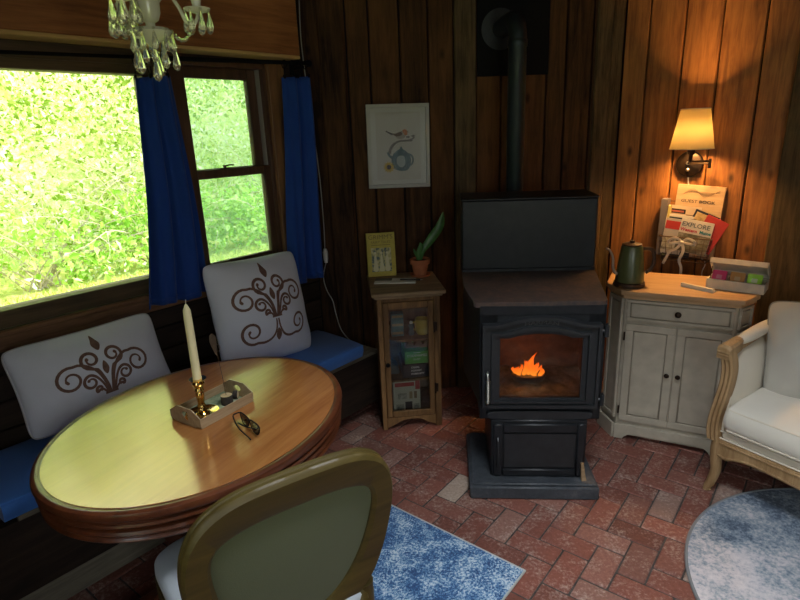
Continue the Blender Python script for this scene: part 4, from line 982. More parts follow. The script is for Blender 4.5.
# ================================================================== SMALL GLASS-DOOR CABINET AND CONTENTS
FK = frame((.045, 2.828, 0), 84)
ca = thing('display_cabinet', 'narrow rustic wooden cabinet with a glazed door left of the stove', 'cabinet', FK)
b = B()
for x0, x1 in ((-.168, -.142), (.133, .168)):
    b.r = rnd.random(); b.box(x0, x1, 0, .03, 0, .782, .003); b.r = rnd.random(); b.box(x0 if x0 < 0 else x1 - .018, x0 + .018 if x0 < 0 else x1, .028, .38, .03, .782, .002)
b.r = .3; b.box(-.168, .168, .365, .38, .03, .782, .002); b.box(-.15, .15, .02, .37, .055, .07, .002); b.box(-.142, .133, .0, .025, .752, .782, .002)
for x in (-.168, .13): b.r = .4; b.box(x, x + .038, .345, .385, 0, .05, .002)
b.build('carcass', M_RUSTIC, ca)
b = B(); b.r = .5; b.prism([(-.142, .075), (.133, .075), (.133, .02)] + [tuple(p) for p in catmull([(.133, .012), (.09, .03), (.05, .052), (0, .058), (-.055, .052), (-.10, .03), (-.142, .012)], 24, False)], .0, .022); b.build('scalloped_apron', M_RUSTIC, ca, bevel=.002)
for z in (.525, .29):
    b = B(); b.r = .4; b.box(-.149, .149, .03, .365, z - .014, z, .002); b.build('shelf', M_RUSTIC, ca)
b = B(); b.r = .6; b.box(-.195, .198, -.022, .405, .786, .808, .005); b.r = .4; b.box(-.182, .182, -.010, .39, .772, .787, .004); b.build('cabinet_top', M_RUSTICT, ca)
b = B()
for q in ((-.140, -.110, .078, .750), (.101, .131, .078, .750), (-.110, .101, .078, .112), (-.110, .101, .712, .750)): b.r = rnd.random(); b.box(q[0], q[1], -.004, .018, q[2], q[3], .003)
dr = b.build('door', M_RUSTIC, ca)
b = B(); b.box(-.112, .103, .006, .009, .11, .714, 0); b.build('door_glass', M_CABPANE, dr, smooth=0)
b = B(); b.lathe([(.004, 0), (.004, .010), (.012, .016), (.012, .022), (.006, .027), (0, .028)], 16, T(-.126, -.004, .405) @ RX(90)); b.build('knob', M_BLACK, dr)
for z in (.60, .24):
    b = B(); b.tube([(.133, -.008, z - .03), (.133, -.008, z + .03)], .005, 8); b.box(.134, .150, -.0035, .001, z - .025, z + .025, .001); b.build('hinge', M_BRONZE, ca)
# things on the shelves
def boxthing(name, label, cat, M, w, d, h, mats, draw=None, group=None):
    t = thing(name, label, cat, M, group); b = B(); b.box(-w / 2, w / 2, 0, d, 0, h, .002); b.build('box_body', mats, t)
    if draw: draw(t)
    return t
M_TEAL = P('teal_tin', (.06, .16, .17), .4, var=.3, scale=40); M_TAN = P('tan_print', (.30, .22, .11)); M_YEL = P('yellow_glaze', (.50, .37, .02), .35); M_GREEN = P('bright_green_card', (.10, .38, .05), .45); M_INK = P('white_ink', (.75, .75, .72)); M_BLACKC = P('black_card', (.012, .012, .014), .4); M_RED = P('red_card', (.42, .035, .03), .5); M_STONE = P('slate_cloth', (.10, .13, .14), .8); M_CREAMC = P('cream_card', (.55, .52, .42), .7); M_PICT = mottled('printed_scene', [(.05, .06, .07), (.35, .34, .28), (.62, .60, .52)], 22, 60, .6, 0, .2, 0); M_KRAFT = P('kraft_brown', (.20, .12, .06), .8)
def d1(t):
    for k in range(5):
        b = B(); b.box(-.030, .030, -.0012, 0, .012 + k * .024, .026 + k * .024, 0); b.build('label_band', M_TAN if k % 2 == 0 else M_TEAL, t)
boxthing('tea_tin', 'teal patterned tin on the top shelf of the glazed cabinet', 'tin', FK @ T(-.055, .09, .5255), .068, .06, .128, M_TEAL, d1)
t = thing('small_jar', 'small tan jar left of the teal tin on the top shelf', 'jar', FK @ T(-.118, .12, .5255)); b = B(); b.lathe([(.018, 0), (.024, .01), (.024, .055), (.017, .065)], 16); b.build('jar_body', M_TAN, t); b = B(); b.lathe([(.018, .064), (.018, .08), (0, .082)], 16); b.build('lid', M_KRAFT, t)
t = thing('salt_shaker', 'small grey shaker with a white knob right of the teal tin', 'shaker', FK @ T(.022, .10, .5255)); b = B(); b.lathe([(.014, 0), (.018, .01), (.012, .04), (.016, .055), (.010, .066)], 16); b.build('shaker_body', M_STONE, t); b = B(); b.ball((0, 0, .072), .010, 12); b.build('knob', M_WHITE, t)
t = thing('yellow_mug', 'yellow mug on the right of the top shelf behind the cabinet glass', 'mug', FK @ T(.085, .11, .5255)); b = B(); b.lathe([(0, .002), (.030, 0), (.040, .02), (.043, .06), (.040, .088), (.037, .088), (.038, .05), (0, .012)], 24); b.build('mug_body', M_YEL, t); b = B(); b.tube(catmull([(-.038, 0, .07), (-.062, 0, .062), (-.064, 0, .035), (-.039, 0, .025)], 16, False), .005, 8); b.build('handle', M_YEL, t)
def d2(t):
    text('CODENAMES', .019, T(0, -.0006, .048) @ FACE, M_INK, t, 'title_lettering', sx=1.0); text('DUET', .013, T(0, -.0006, .026) @ FACE, M_INK, t, 'title_lettering', sx=1.2)
    b = B(); b.box(-.02, .02, -.0008, 0, .064, .0665, 0); b.build('emblem_line', M_INK, t)
boxthing('green_game_box', 'bright green card game box with white title on the middle shelf', 'game box', FK @ T(.042, .05, .3705), .135, .17, .074, M_GREEN, d2)
def d3(t):
    for k, s in enumerate(('CARDS', 'AGAINST', 'HUMANITY')): text(s, .0145, T(-.028, -.0006, .060 - k * .019) @ FACE, M_INK, t, 'title_lettering', align='LEFT', bold=.0004)
boxthing('black_game_box', 'black game box with small white title under the green box', 'game box', FK @ T(.034, .045, .2905), .15, .19, .0795, M_BLACKC, d3)
b = B(); b.prism([(-.045, 0), (.045, 0), (.035, .05), (-.03, .088), (-.045, .07)], 0, .10); o = b.build('cloth_bag', M_STONE, bevel=.012); tag(o, 'folded slate grey cloth pouch left of the black game box', 'pouch', None, FK @ T(-.095, .10, .2905))
for k, (x, hh) in enumerate(((-.02, .05), (.03, .062), (.075, .045))):
    b = B(); b.prism([(-.03, 0), (.03, 0), (.004, hh), (-.004, hh)], 0, .05); o = b.build('wooden_peak', M_KRAFT, bevel=.003); tag(o, ['leftmost', 'middle', 'rightmost'][k] + ' of the brown peaked blocks on top of the green game box', 'block', 'peaked blocks on the green box', FK @ T(x + .03, .10, .4450))
def d4(t):
    b = B(); b.box(-.074, .05, -.001, 0, .155, .192, 0); b.build('title_band', M_CREAMC, t)
    b = B(); b.box(-.066, .044, -.0016, -.001, .162, .186, 0); b.build('title_panel', M_RED, t)
    b = B(); b.box(.05, .076, -.001, 0, .140, .194, 0); b.build('corner_panel', M_RED, t)
    for x0, x1, z0, z1, m in ((-.062, -.018, .012, .052, M_PICT), (-.01, .03, .006, .066, M_BLACKC), (.04, .07, .012, .05, M_PICT), (-.05, .0, .085, .12, M_PICT), (.015, .032, .085, .128, M_TAN), (.042, .058, .085, .128, M_KRAFT)):
        b = B(); b.box(x0, x1, -.001, 0, z0, z1, 0); b.build('printed_picture', m, t)
boxthing('picture_game_box', 'cream and red board game box standing on the bottom of the glazed cabinet', 'game box', FK @ T(-.022, .06, .0705) @ RX(0), .156, .045, .196, M_CREAMC, d4)
# on the cabinet top
bk = thing('fairy_tale_book', 'yellow fairy tale book propped against the wall on the small cabinet', 'book', FK @ T(-.105, .345, .8085) @ RX(-9) @ RZ(3))
M_YBOOK = P('mustard_cover', (.46, .37, .045), .6, var=.12, scale=30); M_OLIVE = P('dark_olive_ink', (.16, .12, .02))
bw, bh = .165, .252
b = B(); b.box(-bw / 2, bw / 2, 0, .003, 0, bh, .001); b.box(-bw / 2, bw / 2, .024, .027, 0, bh, .001); b.box(-bw / 2, -bw / 2 + .003, 0, .027, 0, bh, .001); b.build('cover', M_YBOOK, bk)
b = B(); b.box(-bw / 2 + .003, bw / 2 - .004, .003, .024, .003, bh - .003, 0); b.build('pages', M_PAPER, bk)
text("GRIMM'S", .036, T(0, -.0006, .226) @ FACE, M_OLIVE, bk, 'title_lettering', sx=1.05); text('FAIRY TALES', .0205, T(0, -.0006, .197) @ FACE, M_OLIVE, bk, 'title_lettering', sx=1.0)
b = B(); b.box(-.055, .055, -.0006, 0, .180, .183, 0); b.build('title_rule', M_OLIVE, bk)
M_ILL = mottled('cover_illustration', [(.03, .05, .05), (.10, .14, .12), (.42, .38, .14), (.62, .58, .34)], 26, 50, .6, 0, .25, 0, pos=[.3, .42, .52, .68])
b = B(); b.box(-.058, .058, -.0008, 0, .028, .165, 0)
b.mi = 1
for x in (-.036, .0, .034):
    b.prism([tuple(p) for p in catmull([(x - .013, .034), (x + .015, .034), (x + .009, .08), (x + .006, .115), (x, .128), (x - .006, .115), (x - .008, .08)], 24)], -.0012, -.0008); b.prism([(x + .007 * math.cos(2 * PI * k / 12), .136 + .008 * math.sin(2 * PI * k / 12)) for k in range(12)], -.0012, -.0008)
b.build('illustration', [M_ILL, P('figure_ink', (.60, .56, .33))], bk, smooth=0)
pt = thing('potted_plant', 'terracotta pot with one long leaf on the small cabinet', 'plant', FK @ T(.108, .29, .8085))
b = B(); b.lathe([(.038, .001), (.055, .006), (.060, .016), (.057, .016), (.050, .008), (0, .007)], 32); b.build('saucer', M_TERRA, pt)
b = B(); b.lathe([(.036, .008), (.048, .075), (.056, .075), (.058, .102), (.053, .104), (.050, .09), (0, .09)], 32); b.build('pot', M_TERRA, pt)
b = B(); b.lathe([(0, .096), (.03, .095), (.050, .090)], 20); b.build('soil', M_SOIL, pt)
def blade(pts, wds, bend=.25):
    b = B(); P_ = catmull(pts, 24, False); vs = []
    for i, p in enumerate(P_):
        f = i / 24; k = min(int(f * (len(wds) - 1)), len(wds) - 2); g = f * (len(wds) - 1) - k; w_ = wds[k] * (1 - g) + wds[k + 1] * g
        t = (P_[min(24, i + 1)] - P_[max(0, i - 1)]).normalized(); sd = t.cross(Vector((0, -1, .15))).normalized(); nn = t.cross(sd)
        vs += [p + sd * w_, p + nn * w_ * bend, p - sd * w_]
    b.raw(vs, [(3 * i + j, 3 * i + j + 1, 3 * i + j + 4, 3 * i + j + 3) for i in range(24) for j in (0, 1)])
    return b.build('leaf', M_LEAF, pt, smooth=180, solid=.0015)
blade([(.0, 0, .09), (.02, 0, .15), (.065, .0, .21), (.12, .01, .28), (.142, .01, .36)], [.010, .013, .022, .026, .022, .002])
blade([(-.002, -.008, .09), (-.004, -.012, .14), (.006, -.016, .175), (.002, -.018, .20)], [.010, .016, .015, .002])
blade([(-.008, 0, .09), (-.016, -.004, .12), (-.028, -.008, .145), (-.034, -.008, .165)], [.007, .008, .007, .001])
blade([(.006, .01, .09), (.018, .016, .13), (.02, .02, .16)], [.007, .010, .001])
nb = thing('notepad', 'white notepad with a dark strip lying on the front of the small cabinet top', 'notepad', FK @ T(-.045, .21, .8085) @ RZ(-10))
b = B(); b.box(-.115, .115, -.05, .05, 0, .006, .001); b.build('pages', M_PAPER, nb); b = B(); b.box(-.115, -.02, -.0, .05, .006, .0075, .0005); b.build('dark_strip', M_BLACKC, nb)
pn = thing('pen', 'dark pen lying on the white notepad', 'pen', FK @ T(.0, .195, .8205) @ RZ(-16)); b = B(); b.tube([(-.02, 0, 0), (.095, 0, 0)], .0042, 8); b.build('barrel', M_BLACKC, pn); b = B(); b.tube([(.095, 0, 0), (.108, 0, -.0008)], [.004, .001], 8); b.build('tip', M_CHROME, pn)
# ================================================================== WHITE CABINET
FWC = frame((1.115, 2.64, 0), 117)
wc = thing('white_sideboard', 'aged white painted cabinet with honey wood top in the corner right of the stove', 'cabinet', FWC)
def chamf(e): return [(-e, .02 - e), (.485 + e, .02 - e), (.555 + e, .13), (.555 + e, .42), (-.085 - e, .42), (-.085 - e, .14)]
b = B(); b.prism(chamf(0), .02, .795, plane='xy'); b.build('carcass', M_WHITEPAINT, wc, smooth=0, bevel=.003)
b = B(); b.prism(chamf(.010), .775, .795, plane='xy'); b.prism(chamf(.022), .795, .818, plane='xy'); b.build('worktop', M_CABTOP, wc, smooth=0, bevel=.004)
b = B()
def scal(x0, x1):
    return [(x0, .085), (x1, .085), (x1, 0), (x1 - .045, 0)] + [tuple(p) for p in catmull([(x1 - .05, .012), (x1 - .075, .03), (x1 - .12, .034), ((x0 + x1) / 2, .034), (x0 + .12, .034), (x0 + .075, .03), (x0 + .05, .012)], 30, False)] + [(x0 + .045, 0), (x0, 0)]
b.prism(scal(-.006, .491), .004, .02)
mL = Matrix.Translation((-.006, .012, 0)) @ RZ(math.degrees(math.atan2(.122, -.087))); b.prism([(0, 0), (.155, 0), (.155, .085), (0, .085)], -.0, .014, mL)
b.prism([(.13, 0), (.42, 0), (.42, .085), (.13, .085)], .555, .567, plane='yz'); b.prism([(.13, 0), (.42, 0), (.42, .085), (.13, .085)], -.099, -.085, plane='yz')
mR = Matrix.Translation((.491, .008, 0)) @ RZ(math.degrees(math.atan2(.122, .075))); b.prism([(0, 0), (.143, 0), (.143, .085), (0, .085)], -.004, .012, mR)
b.build('plinth', M_WHITEPAINT, wc, smooth=30, bevel=.003)
M_GLAZE = plain('dark_wax_glaze', (.24, .21, .16), .7)
def panelled(b, x0, x1, z0, z1, y, bar, raised=True):
    for q in ((x0, x1, z0, z0 + bar), (x0, x1, z1 - bar, z1), (x0, x0 + bar, z0 + bar, z1 - bar), (x1 - bar, x1, z0 + bar, z1 - bar)): b.box(q[0], q[1], y - .012, y + .004, q[2], q[3], .002)
    if raised:
        b.mi = 1; b.box(x0 + bar - .002, x1 - bar + .002, y - .002, y + .002, z0 + bar - .002, z1 - bar + .002, 0); b.mi = 0
        b.box(x0 + bar + .004, x1 - bar - .004, y - .008, y, z0 + bar + .004, z1 - bar - .004, .006)
b = B(); panelled(b, .012, .474, .665, .772, .018, .014); d = b.build('drawer', [M_WHITEPAINT, M_GLAZE], wc)
knobp = [(.005, 0), (.005, .008), (.014, .013), (.015, .018), (.010, .024), (0, .026)]
b = B(); b.lathe(knobp, 20, T(.24, .008, .722) @ RX(90)); b.build('knob', M_BRONZE, d)
for x0, x1, kx in ((.012, .240, .218), (.246, .474, .268)):
    b = B(); panelled(b, x0, x1, .108, .648, .018, .036); d = b.build('door', [M_WHITEPAINT, M_GLAZE], wc)
    b = B(); b.lathe(knobp, 20, T(kx, .007, .40) @ RX(90) @ Matrix.Diagonal((.82, .82, .9, 1))); b.build('knob', M_BRONZE, d)
    for z in (.58, .17):
        hx = x0 - .004 if x0 < .1 else x1 + .004
        b = B(); b.tube([(hx, .006, z - .022), (hx, .006, z + .022)], .0045, 8); b.build('hinge', M_BRONZE, d)
b = B(); ang = math.degrees(math.atan2(.11, .07)); b.M = Matrix.Translation((.485, .02, 0)) @ RZ(ang)
panelled(b, .014, .116, .665, .772, .0, .014); panelled(b, .014, .116, .108, .648, .0, .022); b.build('corner_panel', [M_WHITEPAINT, M_GLAZE], wc)
b = B(); b.M = Matrix.Translation((-.085, .14, 0)) @ RZ(math.degrees(math.atan2(-.12, .085)))
panelled(b, .012, .135, .108, .772, .0, .022); b.build('corner_panel', [M_WHITEPAINT, M_GLAZE], wc)

# kettle
FKe = frame((1.167, 2.735, .8185), 92)
ke = thing('gooseneck_kettle', 'olive green gooseneck kettle with wooden lid and handle on the white cabinet', 'kettle', FKe)
b = B(); b.lathe([(0, 0), (.074, 0), (.076, .006), (.074, .020), (.066, .024), (0, .024)], 36); b.build('power_base', M_DKWOOD, ke)
b = B(); b.lathe([(.066, .0245), (.068, .03), (.066, .06), (.058, .14), (.051, .200), (.048, .206), (.03, .208), (0, .208)], 36); b.build('body', M_KETTLE, ke)
b = B(); b.lathe([(0, .206), (.046, .207), (.047, .214), (.036, .219), (0, .220)], 28); b.lathe([(.010, .219), (.013, .226), (.012, .232), (0, .234)], 16); b.build('lid', M_DKWOOD, ke)
b = B(); b.tube(catmull([(-.058, 0, .062), (-.078, 0, .072), (-.088, 0, .10), (-.090, 0, .135), (-.098, 0, .165), (-.112, 0, .188), (-.128, 0, .196)], 30, False), [.009 - .0045 * i / 30 for i in range(31)], 10); b.build('spout', M_CHROME, ke)
b = B(); b.tube(catmull([(.046, 0, .188), (.085, 0, .186), (.105, 0, .176), (.114, 0, .140), (.112, 0, .105), (.098, 0, .078), (.078, 0, .066)], 36, False), [.008] * 37, 10, flat=1.2); b.build('handle', M_DKWOOD, ke)

# white card strip
for k, (dx, lab) in enumerate(((0, 'white folded card strip lying on the cabinet top left of the tea box'),)):
    t = thing('folded_card', lab, 'card', frame((1.462, 2.625, .8185), 150)); b = B(); b.prism([(-.080, -.020), (.085, -.020), (.080, .020), (-.085, .018)], 0, .006, plane='xy'); b.build('lower_leaf', M_WHITE, t)
    b = B(); b.prism([(-.080, -.020), (.085, -.020), (.083, -.002), (-.082, -.004)], .0064, .018, plane='xy'); b.build('upper_leaf', M_WHITE, t)
# tea box with open lid
FTB = frame((1.598, 2.560, .8185), 131)
tb = thing('tea_box', 'white wooden box with its lid propped open at the right end of the cabinet', 'box', FTB)
M_BOXW = plain('whitewashed_wood', (.62, .56, .46), .7, var=.12, scale=25)
w, d, h = .245, .125, .048
b = B(); b.box(-w / 2, w / 2, 0, .008, 0, h, .001); b.box(-w / 2, w / 2, d - .008, d, 0, h, .001); b.box(-w / 2, -w / 2 + .008, .008, d - .008, 0, h, .001); b.box(w / 2 - .008, w / 2, .008, d - .008, 0, h, .001); b.box(-w / 2 + .008, w / 2 - .008, .008, d - .008, 0, .006, 0)
for x in (-.042, .042): b.box(x - .002, x + .002, .008, d - .008, .006, h - .006, 0)
b.build('box_body', M_BOXW, tb)
b = B(); b.M = T(0, d, h + .001) @ RX(-37)
b.box(-w / 2, w / 2, -d, 0, .020, .028, .001); b.box(-w / 2, w / 2, -d, -d + .008, 0, .022, .001); b.box(-w / 2, w / 2, -.008, 0, 0, .022, .001); b.box(-w / 2, -w / 2 + .008, -d, 0, 0, .022, .001); b.box(w / 2 - .008, w / 2, -d, 0, 0, .022, .001); b.build('lid', M_BOXW, tb)
b = B(); b.tube([(-w / 2 + .010, .03, h - .004), (-w / 2 + .010, .052, h + .052)], .002, 6); b.build('lid_stay', M_BRASS, tb)
for x, c, c2, lab in ((-.078, (.70, .03, .14), (.72, .25, .3), 'crimson tea packet standing at the left of the open white box'), (.0, (.55, .25, .05), (.6, .4, .2), 'amber tea packet standing in the middle of the open white box'), (.072, (.36, .72, .03), (.75, .85, .5), 'lime green tea packet standing at the right of the open white box')):
    t = thing('tea_packet', lab, 'tea packet', FTB @ T(x, .030, .016) @ RX(-32) @ RZ(4), 'tea packets in the open white box')
    b = B(); b.prism([(-.030, 0), (.030, 0), (.032, .070), (.028, .073), (-.028, .073), (-.032, .070)], -.004, .004); b.build('sachet', P('packet_foil', c, .35), t, bevel=.0025)
    b = B(); b.box(-.012, .012, -.0048, -.004, .03, .05, 0); b.build('printed_panel', P('packet_print', c2), t)

# ================================================================== WALL LAMP
la = thing('wall_lamp', 'swing-arm wall lamp with a lit cream shade on the warm board wall', 'lamp', FR @ T(.406, 0, 1.379))
b = B(); b.lathe([(0, .026), (.05, .024), (.066, .016), (.070, .006), (.070, .0)], 40, T(0, -.006, 0) @ RX(90)); b.build('back_plate', M_BRONZE, la)
b = B(); b.ball((0, -.038, -.028), .010, 12); b.tube([(0, -.03, -.028), (0, -.045, -.028)], .005, 8); b.tube([(0, -.03, .008), (0, -.052, .008)], .009, 12); b.build('switch_knob', M_CHROME, la)
b = B(); b.tube([(0, -.050, .008), (.112, -.075, .008)], .005, 10); b.tube([(.112, -.075, -.016), (.112, -.075, .034)], .008, 12); b.tube([(.112, -.075, .020), (.040, -.175, .026)], .0055, 10); b.build('swing_arm', M_BRONZE, la)
b = B(); b.tube([(.040, -.175, .020), (.040, -.175, .055), (.040, -.175, .066), (.040, -.175, .105)], [.008, .010, .019, .019], 16); b.build('socket', M_BRONZE, la)
def shademat():
    m = bpy.data.materials.new('cream_lampshade'); m.use_nodes = True; nt = m.node_tree; nt.nodes.clear(); lk = nt.links.new
    out = node(nt, 'ShaderNodeOutputMaterial'); d = node(nt, 'ShaderNodeBsdfDiffuse'); t = node(nt, 'ShaderNodeBsdfTranslucent'); mx = node(nt, 'ShaderNodeMixShader'); mx.inputs[0].default_value = .68
    for q in (d, t): q.inputs[0].default_value = (.82, .72, .44, 1)
    lk(d.outputs[0], mx.inputs[1]); lk(t.outputs[0], mx.inputs[2]); lk(mx.outputs[0], out.inputs[0]); return m
M_SHADE = shademat()
b = B(); n = 48
b.lathe([(.104, .090), (.068, .285)], n, T(.040, -.175, 0), cap=False); sh = b.build('lamp_shade', M_SHADE, la, smooth=60, solid=.0015)
for z, r_ in ((.090, .104), (.285, .068)):
    b = B(); b.tube([(.040 + r_ * math.cos(2 * PI * k / 48), -.175 + r_ * math.sin(2 * PI * k / 48), z) for k in range(48)], .0025, 6, closed=True); b.build('shade_trim', M_CREAM, sh)
b = B(); b.tube([(.040 + .068, -.175, .278), (.040 - .068, -.175, .278)], .0015, 5); b.tube([(.04, -.175 + .068, .278), (.04, -.175 - .068, .278)], .0015, 5); b.tube([(.04, -.175, .278), (.04, -.175, .215)], .0015, 5); b.build('shade_spider', M_BRONZE, sh)
M_BULB = plain('warm_bulb', (.9, .8, .6), .4, emis=(1, .62, .28), estr=8)
b = B(); b.lathe([(.013, .105), (.016, .125), (.027, .155), (.029, .175), (.022, .195), (0, .205)], 20, T(.04, -.175, 0)); bulb = b.build('light_bulb', M_BULB, la)
b = B(); b.tube(catmull([(0, -.012, -.066), (.004, -.010, -.10), (.012, -.008, -.14), (.02, -.008, -.30), (.08, -.008, -.48), (.135, -.010, -.535), (.125, -.012, -.60), (.14, -.010, -.68)], 40, False), .003, 6); b.build('cord', M_PLUG, la)
def light(name, kind, loc, energy, color, size=.1, rot=None, **k):
    l = bpy.data.lights.new(name, kind); l.energy = energy; l.color = color
    if kind == 'SUN': l.angle = size
    elif kind == 'AREA': l.size = size
    else: l.shadow_soft_size = size
    for a, v in k.items(): setattr(l, a, v)
    o = bpy.data.objects.new(name, l); COL.objects.link(o); o.location = loc
    if rot is not None: o.rotation_euler = rot
    return o
LP = light('lamp_light', 'POINT', (0, 0, 0), 44, (1, .52, .17), .04); LP.parent = la; LP.location = (.04, -.175, .168)
LF = light('fire_light', 'POINT', (0, 0, 0), .3, (1, .36, .08), .03); LF.parent = fire; LF.location = (0, -.04, .10)

# ================================================================== WALL BASKET
FBK = FR @ T(.443, -.012, .855)
ba = thing('wire_basket', 'dark wire basket holding papers on the wall below the lamp, tied with a bow', 'basket', FBK)
b = B(); bwid, bd, bh = .268, .095, .135
def rect(z, s=1.0, yo=0): 
    x = bwid / 2 * s; return [(-x, -.0, z), (x, 0, z), (x, -bd * s, z), (-x, -bd * s, z)]
for z, r_, s in ((0, .0034, .86), (.035, .0014, .885), (.07, .0014, .92), (.105, .0014, .955), (bh, .0038, 1.0)): b.tube(rect(z, s), r_, 6, closed=True)
for k in range(9):
    f = -1 + k / 4
    b.tube([(bwid / 2 * f, -bd, bh), (bwid / 2 * f * .86, -bd * .86, 0), (bwid / 2 * f * .86, 0, 0), (bwid / 2 * f, 0, bh)], .0014, 5)
for s in (-1, 1):
    for k in range(1, 4): b.tube([(s * bwid / 2, -bd * k / 4, bh), (s * bwid / 2 * .86, -bd * k / 4 * .86, 0)], .0014, 5)
b.build('wire_body', M_STEELWIRE, ba)
b = B(); b.tube(catmull([(-.134, 0, .135), (-.136, .004, .22), (-.128, .006, .315), (-.11, .006, .32), (.10, .006, .32), (.13, .006, .31), (.134, 0, .135)], 40, False), .003, 6); b.build('hanging_frame', M_STEELWIRE, ba)
M_RIB = clothmat('natural_ribbon', '#e2d8c6', .1)
def ribbon(pts, wd=.0075): 
    b = B(); b.tube(catmull(pts, 30, False), wd, 6, flat=.22, up=(0, -1, 0)); return b
bow = thing('ribbon_bow', 'pale ribbon bow with long tails tied to the front of the wire basket', 'ribbon', FBK @ T(-.006, -.108, .112) @ Matrix.Diagonal((1.3, 1.3, 1.15, 1)))
for s in (-1, 1):
    ribbon([(0, 0, 0), (s * .022, -.008, .020), (s * .048, -.008, .010), (s * .050, -.004, -.008), (s * .026, -.004, -.004), (0, 0, 0)], .006).build('loop', M_RIB, bow, smooth=60)
ribbon([(0, 0, 0), (-.018, -.003, -.03), (-.045, -.002, -.05), (-.058, .002, -.085), (-.07, .006, -.115)], .006).build('tail', M_RIB, bow, smooth=60)
ribbon([(0, 0, 0), (.008, -.003, -.04), (-.004, -.0, -.09), (.006, .004, -.13), (.004, .010, -.205)], .006).build('tail', M_RIB, bow, smooth=60)
b = B(); b.ball((0, -.003, 0), .008, 10, (1.2, .7, 1)); b.build('knot', M_RIB, bow)
def sheet(name, label, cat, x, y, z, rz, w, h, th, mat, tilt=-6, draw=None):
    """a booklet standing in the basket; (x, z) is its lower centre on the wall"""
    t = thing(name, label, cat, FR @ T(x - .036, y, z) @ RX(tilt) @ RY(rz)); b = B(); b.box(-w / 2, w / 2, 0, th, 0, h, min(.001, th / 3)); b.build('cover', mat, t)
    if draw: draw(t, w, h)
    return t
M_GUEST = wood('guest_book_cover', (.42, .27, .14), (.66, .48, .30), 'X', 5, .6, .35, attr=.1, bump=.03)
def dg(t, w, h):
    text('GUEST BOOK', .0225, T(-.005, -.0007, h - .088) @ FACE, M_BLACKC, t, 'title_lettering', sx=1.25)
    b = B()
    for k in range(5): b.tube(catmull([(-w * .38 + .01 * k, -.0005, h * (.86 + .012 * k)), (-w * .15, -.0005, h * (.95 - .012 * k)), (w * .1, -.0005, h * (.85 + .015 * k)), (w * .40, -.0005, h * (.95 - .01 * k))], 24, False), .0007, 4)
    b.build('branch_engraving', P('engraved_line', (.20, .12, .06)), t)
sheet('guest_book', 'tall wooden guest book at the back of the wire basket', 'book', .497, -.036, .872, 3, .238, .395, .018, M_GUEST, -2, dg)
M_GREYC = P('grey_cloth', (.17, .15, .15), .8)
sheet('grey_book', 'narrow grey book at the far left of the wire basket', 'book', .340, -.060, .872, 1, .034, .318, .06, M_GREYC, 0)
sheet('yellow_booklet', 'thin booklet with a yellow spine beside the grey book in the basket', 'booklet', .367, -.068, .872, 2, .012, .285, .05, P('yellow_paper', (.60, .52, .16)), 0)
def dcream(t, w, h):
    b = B(); b.box(-w * .45, w * .05, -.0008, 0, h * .84, h * .93, 0); b.build('header_band', M_BLACKC, t)
    b = B(); b.box(-w * .45, w * .0, -.0014, -.0008, h * .865, h * .90, 0); b.build('header_text', P('faded_red', (.4, .12, .08)), t)
    for k in range(4):
        b = B(); b.box(w * .08, w * (.42 - .05 * k), -.0008, 0, h * (.82 - .06 * k), h * (.835 - .06 * k), 0); b.build('text_line', M_KRAFT, t)
sheet('cream_leaflet', 'cream leaflet with a dark header in front of the guest book', 'leaflet', .430, -.048, .880, 4, .17, .275, .004, P('cream_paper', (.62, .50, .36)), -2, dcream)
def dtab(t, w, h):
    b = B(); b.box(-w / 2 + .011, w / 2 - .011, -.0008, 0, .011, h - .011, 0); b.build('cover_picture', mottled('golden_landscape', [(.10, .07, .05), (.50, .35, .14), (.70, .62, .40)], 12, 40, .6, 0, .2, 0), t)
sheet('navy_card', 'navy bordered picture card tilted in front of the guest book', 'card', .512, -.072, .955, 20, .128, .18, .004, P('navy_card_border', (.012, .016, .035)), -3, dtab)
sheet('red_brochure', 'bright red brochure slanting at the right of the wire basket', 'brochure', .552, -.083, .925, 24, .115, .19, .003, M_RED, -4)
def dframe(t, w, h):
    b = B(); b.box(-w / 2 + .012, w / 2, -.0008, 0, 0, h - .014, 0); b.build('dark_photo', P('dark_photo', (.02, .022, .03), .4), t)
sheet('white_bordered_magazine', 'white bordered magazine with a dark cover behind the front brochures', 'magazine', .428, -.080, .880, 4, .155, .228, .004, M_PAPER, -4, dframe)
def dleft(t, w, h):
    b = B(); b.box(-w * .48, w * .48, -.0008, 0, h * .70, h * .93, 0); b.build('red_heading', M_RED, t)
    b = B(); b.box(-w * .48, w * .1, -.0008, 0, h * .1, h * .45, 0); b.build('photo_panel', M_PICT, t)
sheet('red_headed_leaflet', 'small leaflet with a red heading at the left front of the basket', 'leaflet', .405, -.090, .890, 5, .105, .198, .003, P('grey_paper', (.42, .40, .38)), -5, dleft)
M_EXP = P('pale_brochure', (.60, .58, .54), .5)
def dexp(t, w, h):
    text('EXPLORE', .034, T(-.004, -.0009, h - .030) @ FACE, P('slate_ink', (.10, .13, .15)), t, 'title_lettering', sx=1.02, bold=.0005)
    text('Western', .024, T(-.034, -.0009, h - .060) @ FACE, P('magenta_ink', (.45, .03, .06)), t, 'title_lettering', bold=.0008)
    text('Maine', .024, T(.050, -.0009, h - .060) @ FACE, P('teal_ink', (.02, .20, .24)), t, 'title_lettering', bold=.0008)
    b = B(); b.box(-w / 2 + .001, w / 2 - .001, -.0008, 0, .002, h - .078, 0); b.build('landscape_photo', mottled('brochure_landscape', [(.05, .06, .04), (.16, .15, .10), (.40, .40, .36)], 14, 40, .5, 0, .2, 0), t)
sheet('travel_brochure', 'white travel brochure headed EXPLORE at the front of the wire basket', 'brochure', .508, -.097, .905, 8, .165, .182, .003, M_EXP, -6, dexp)

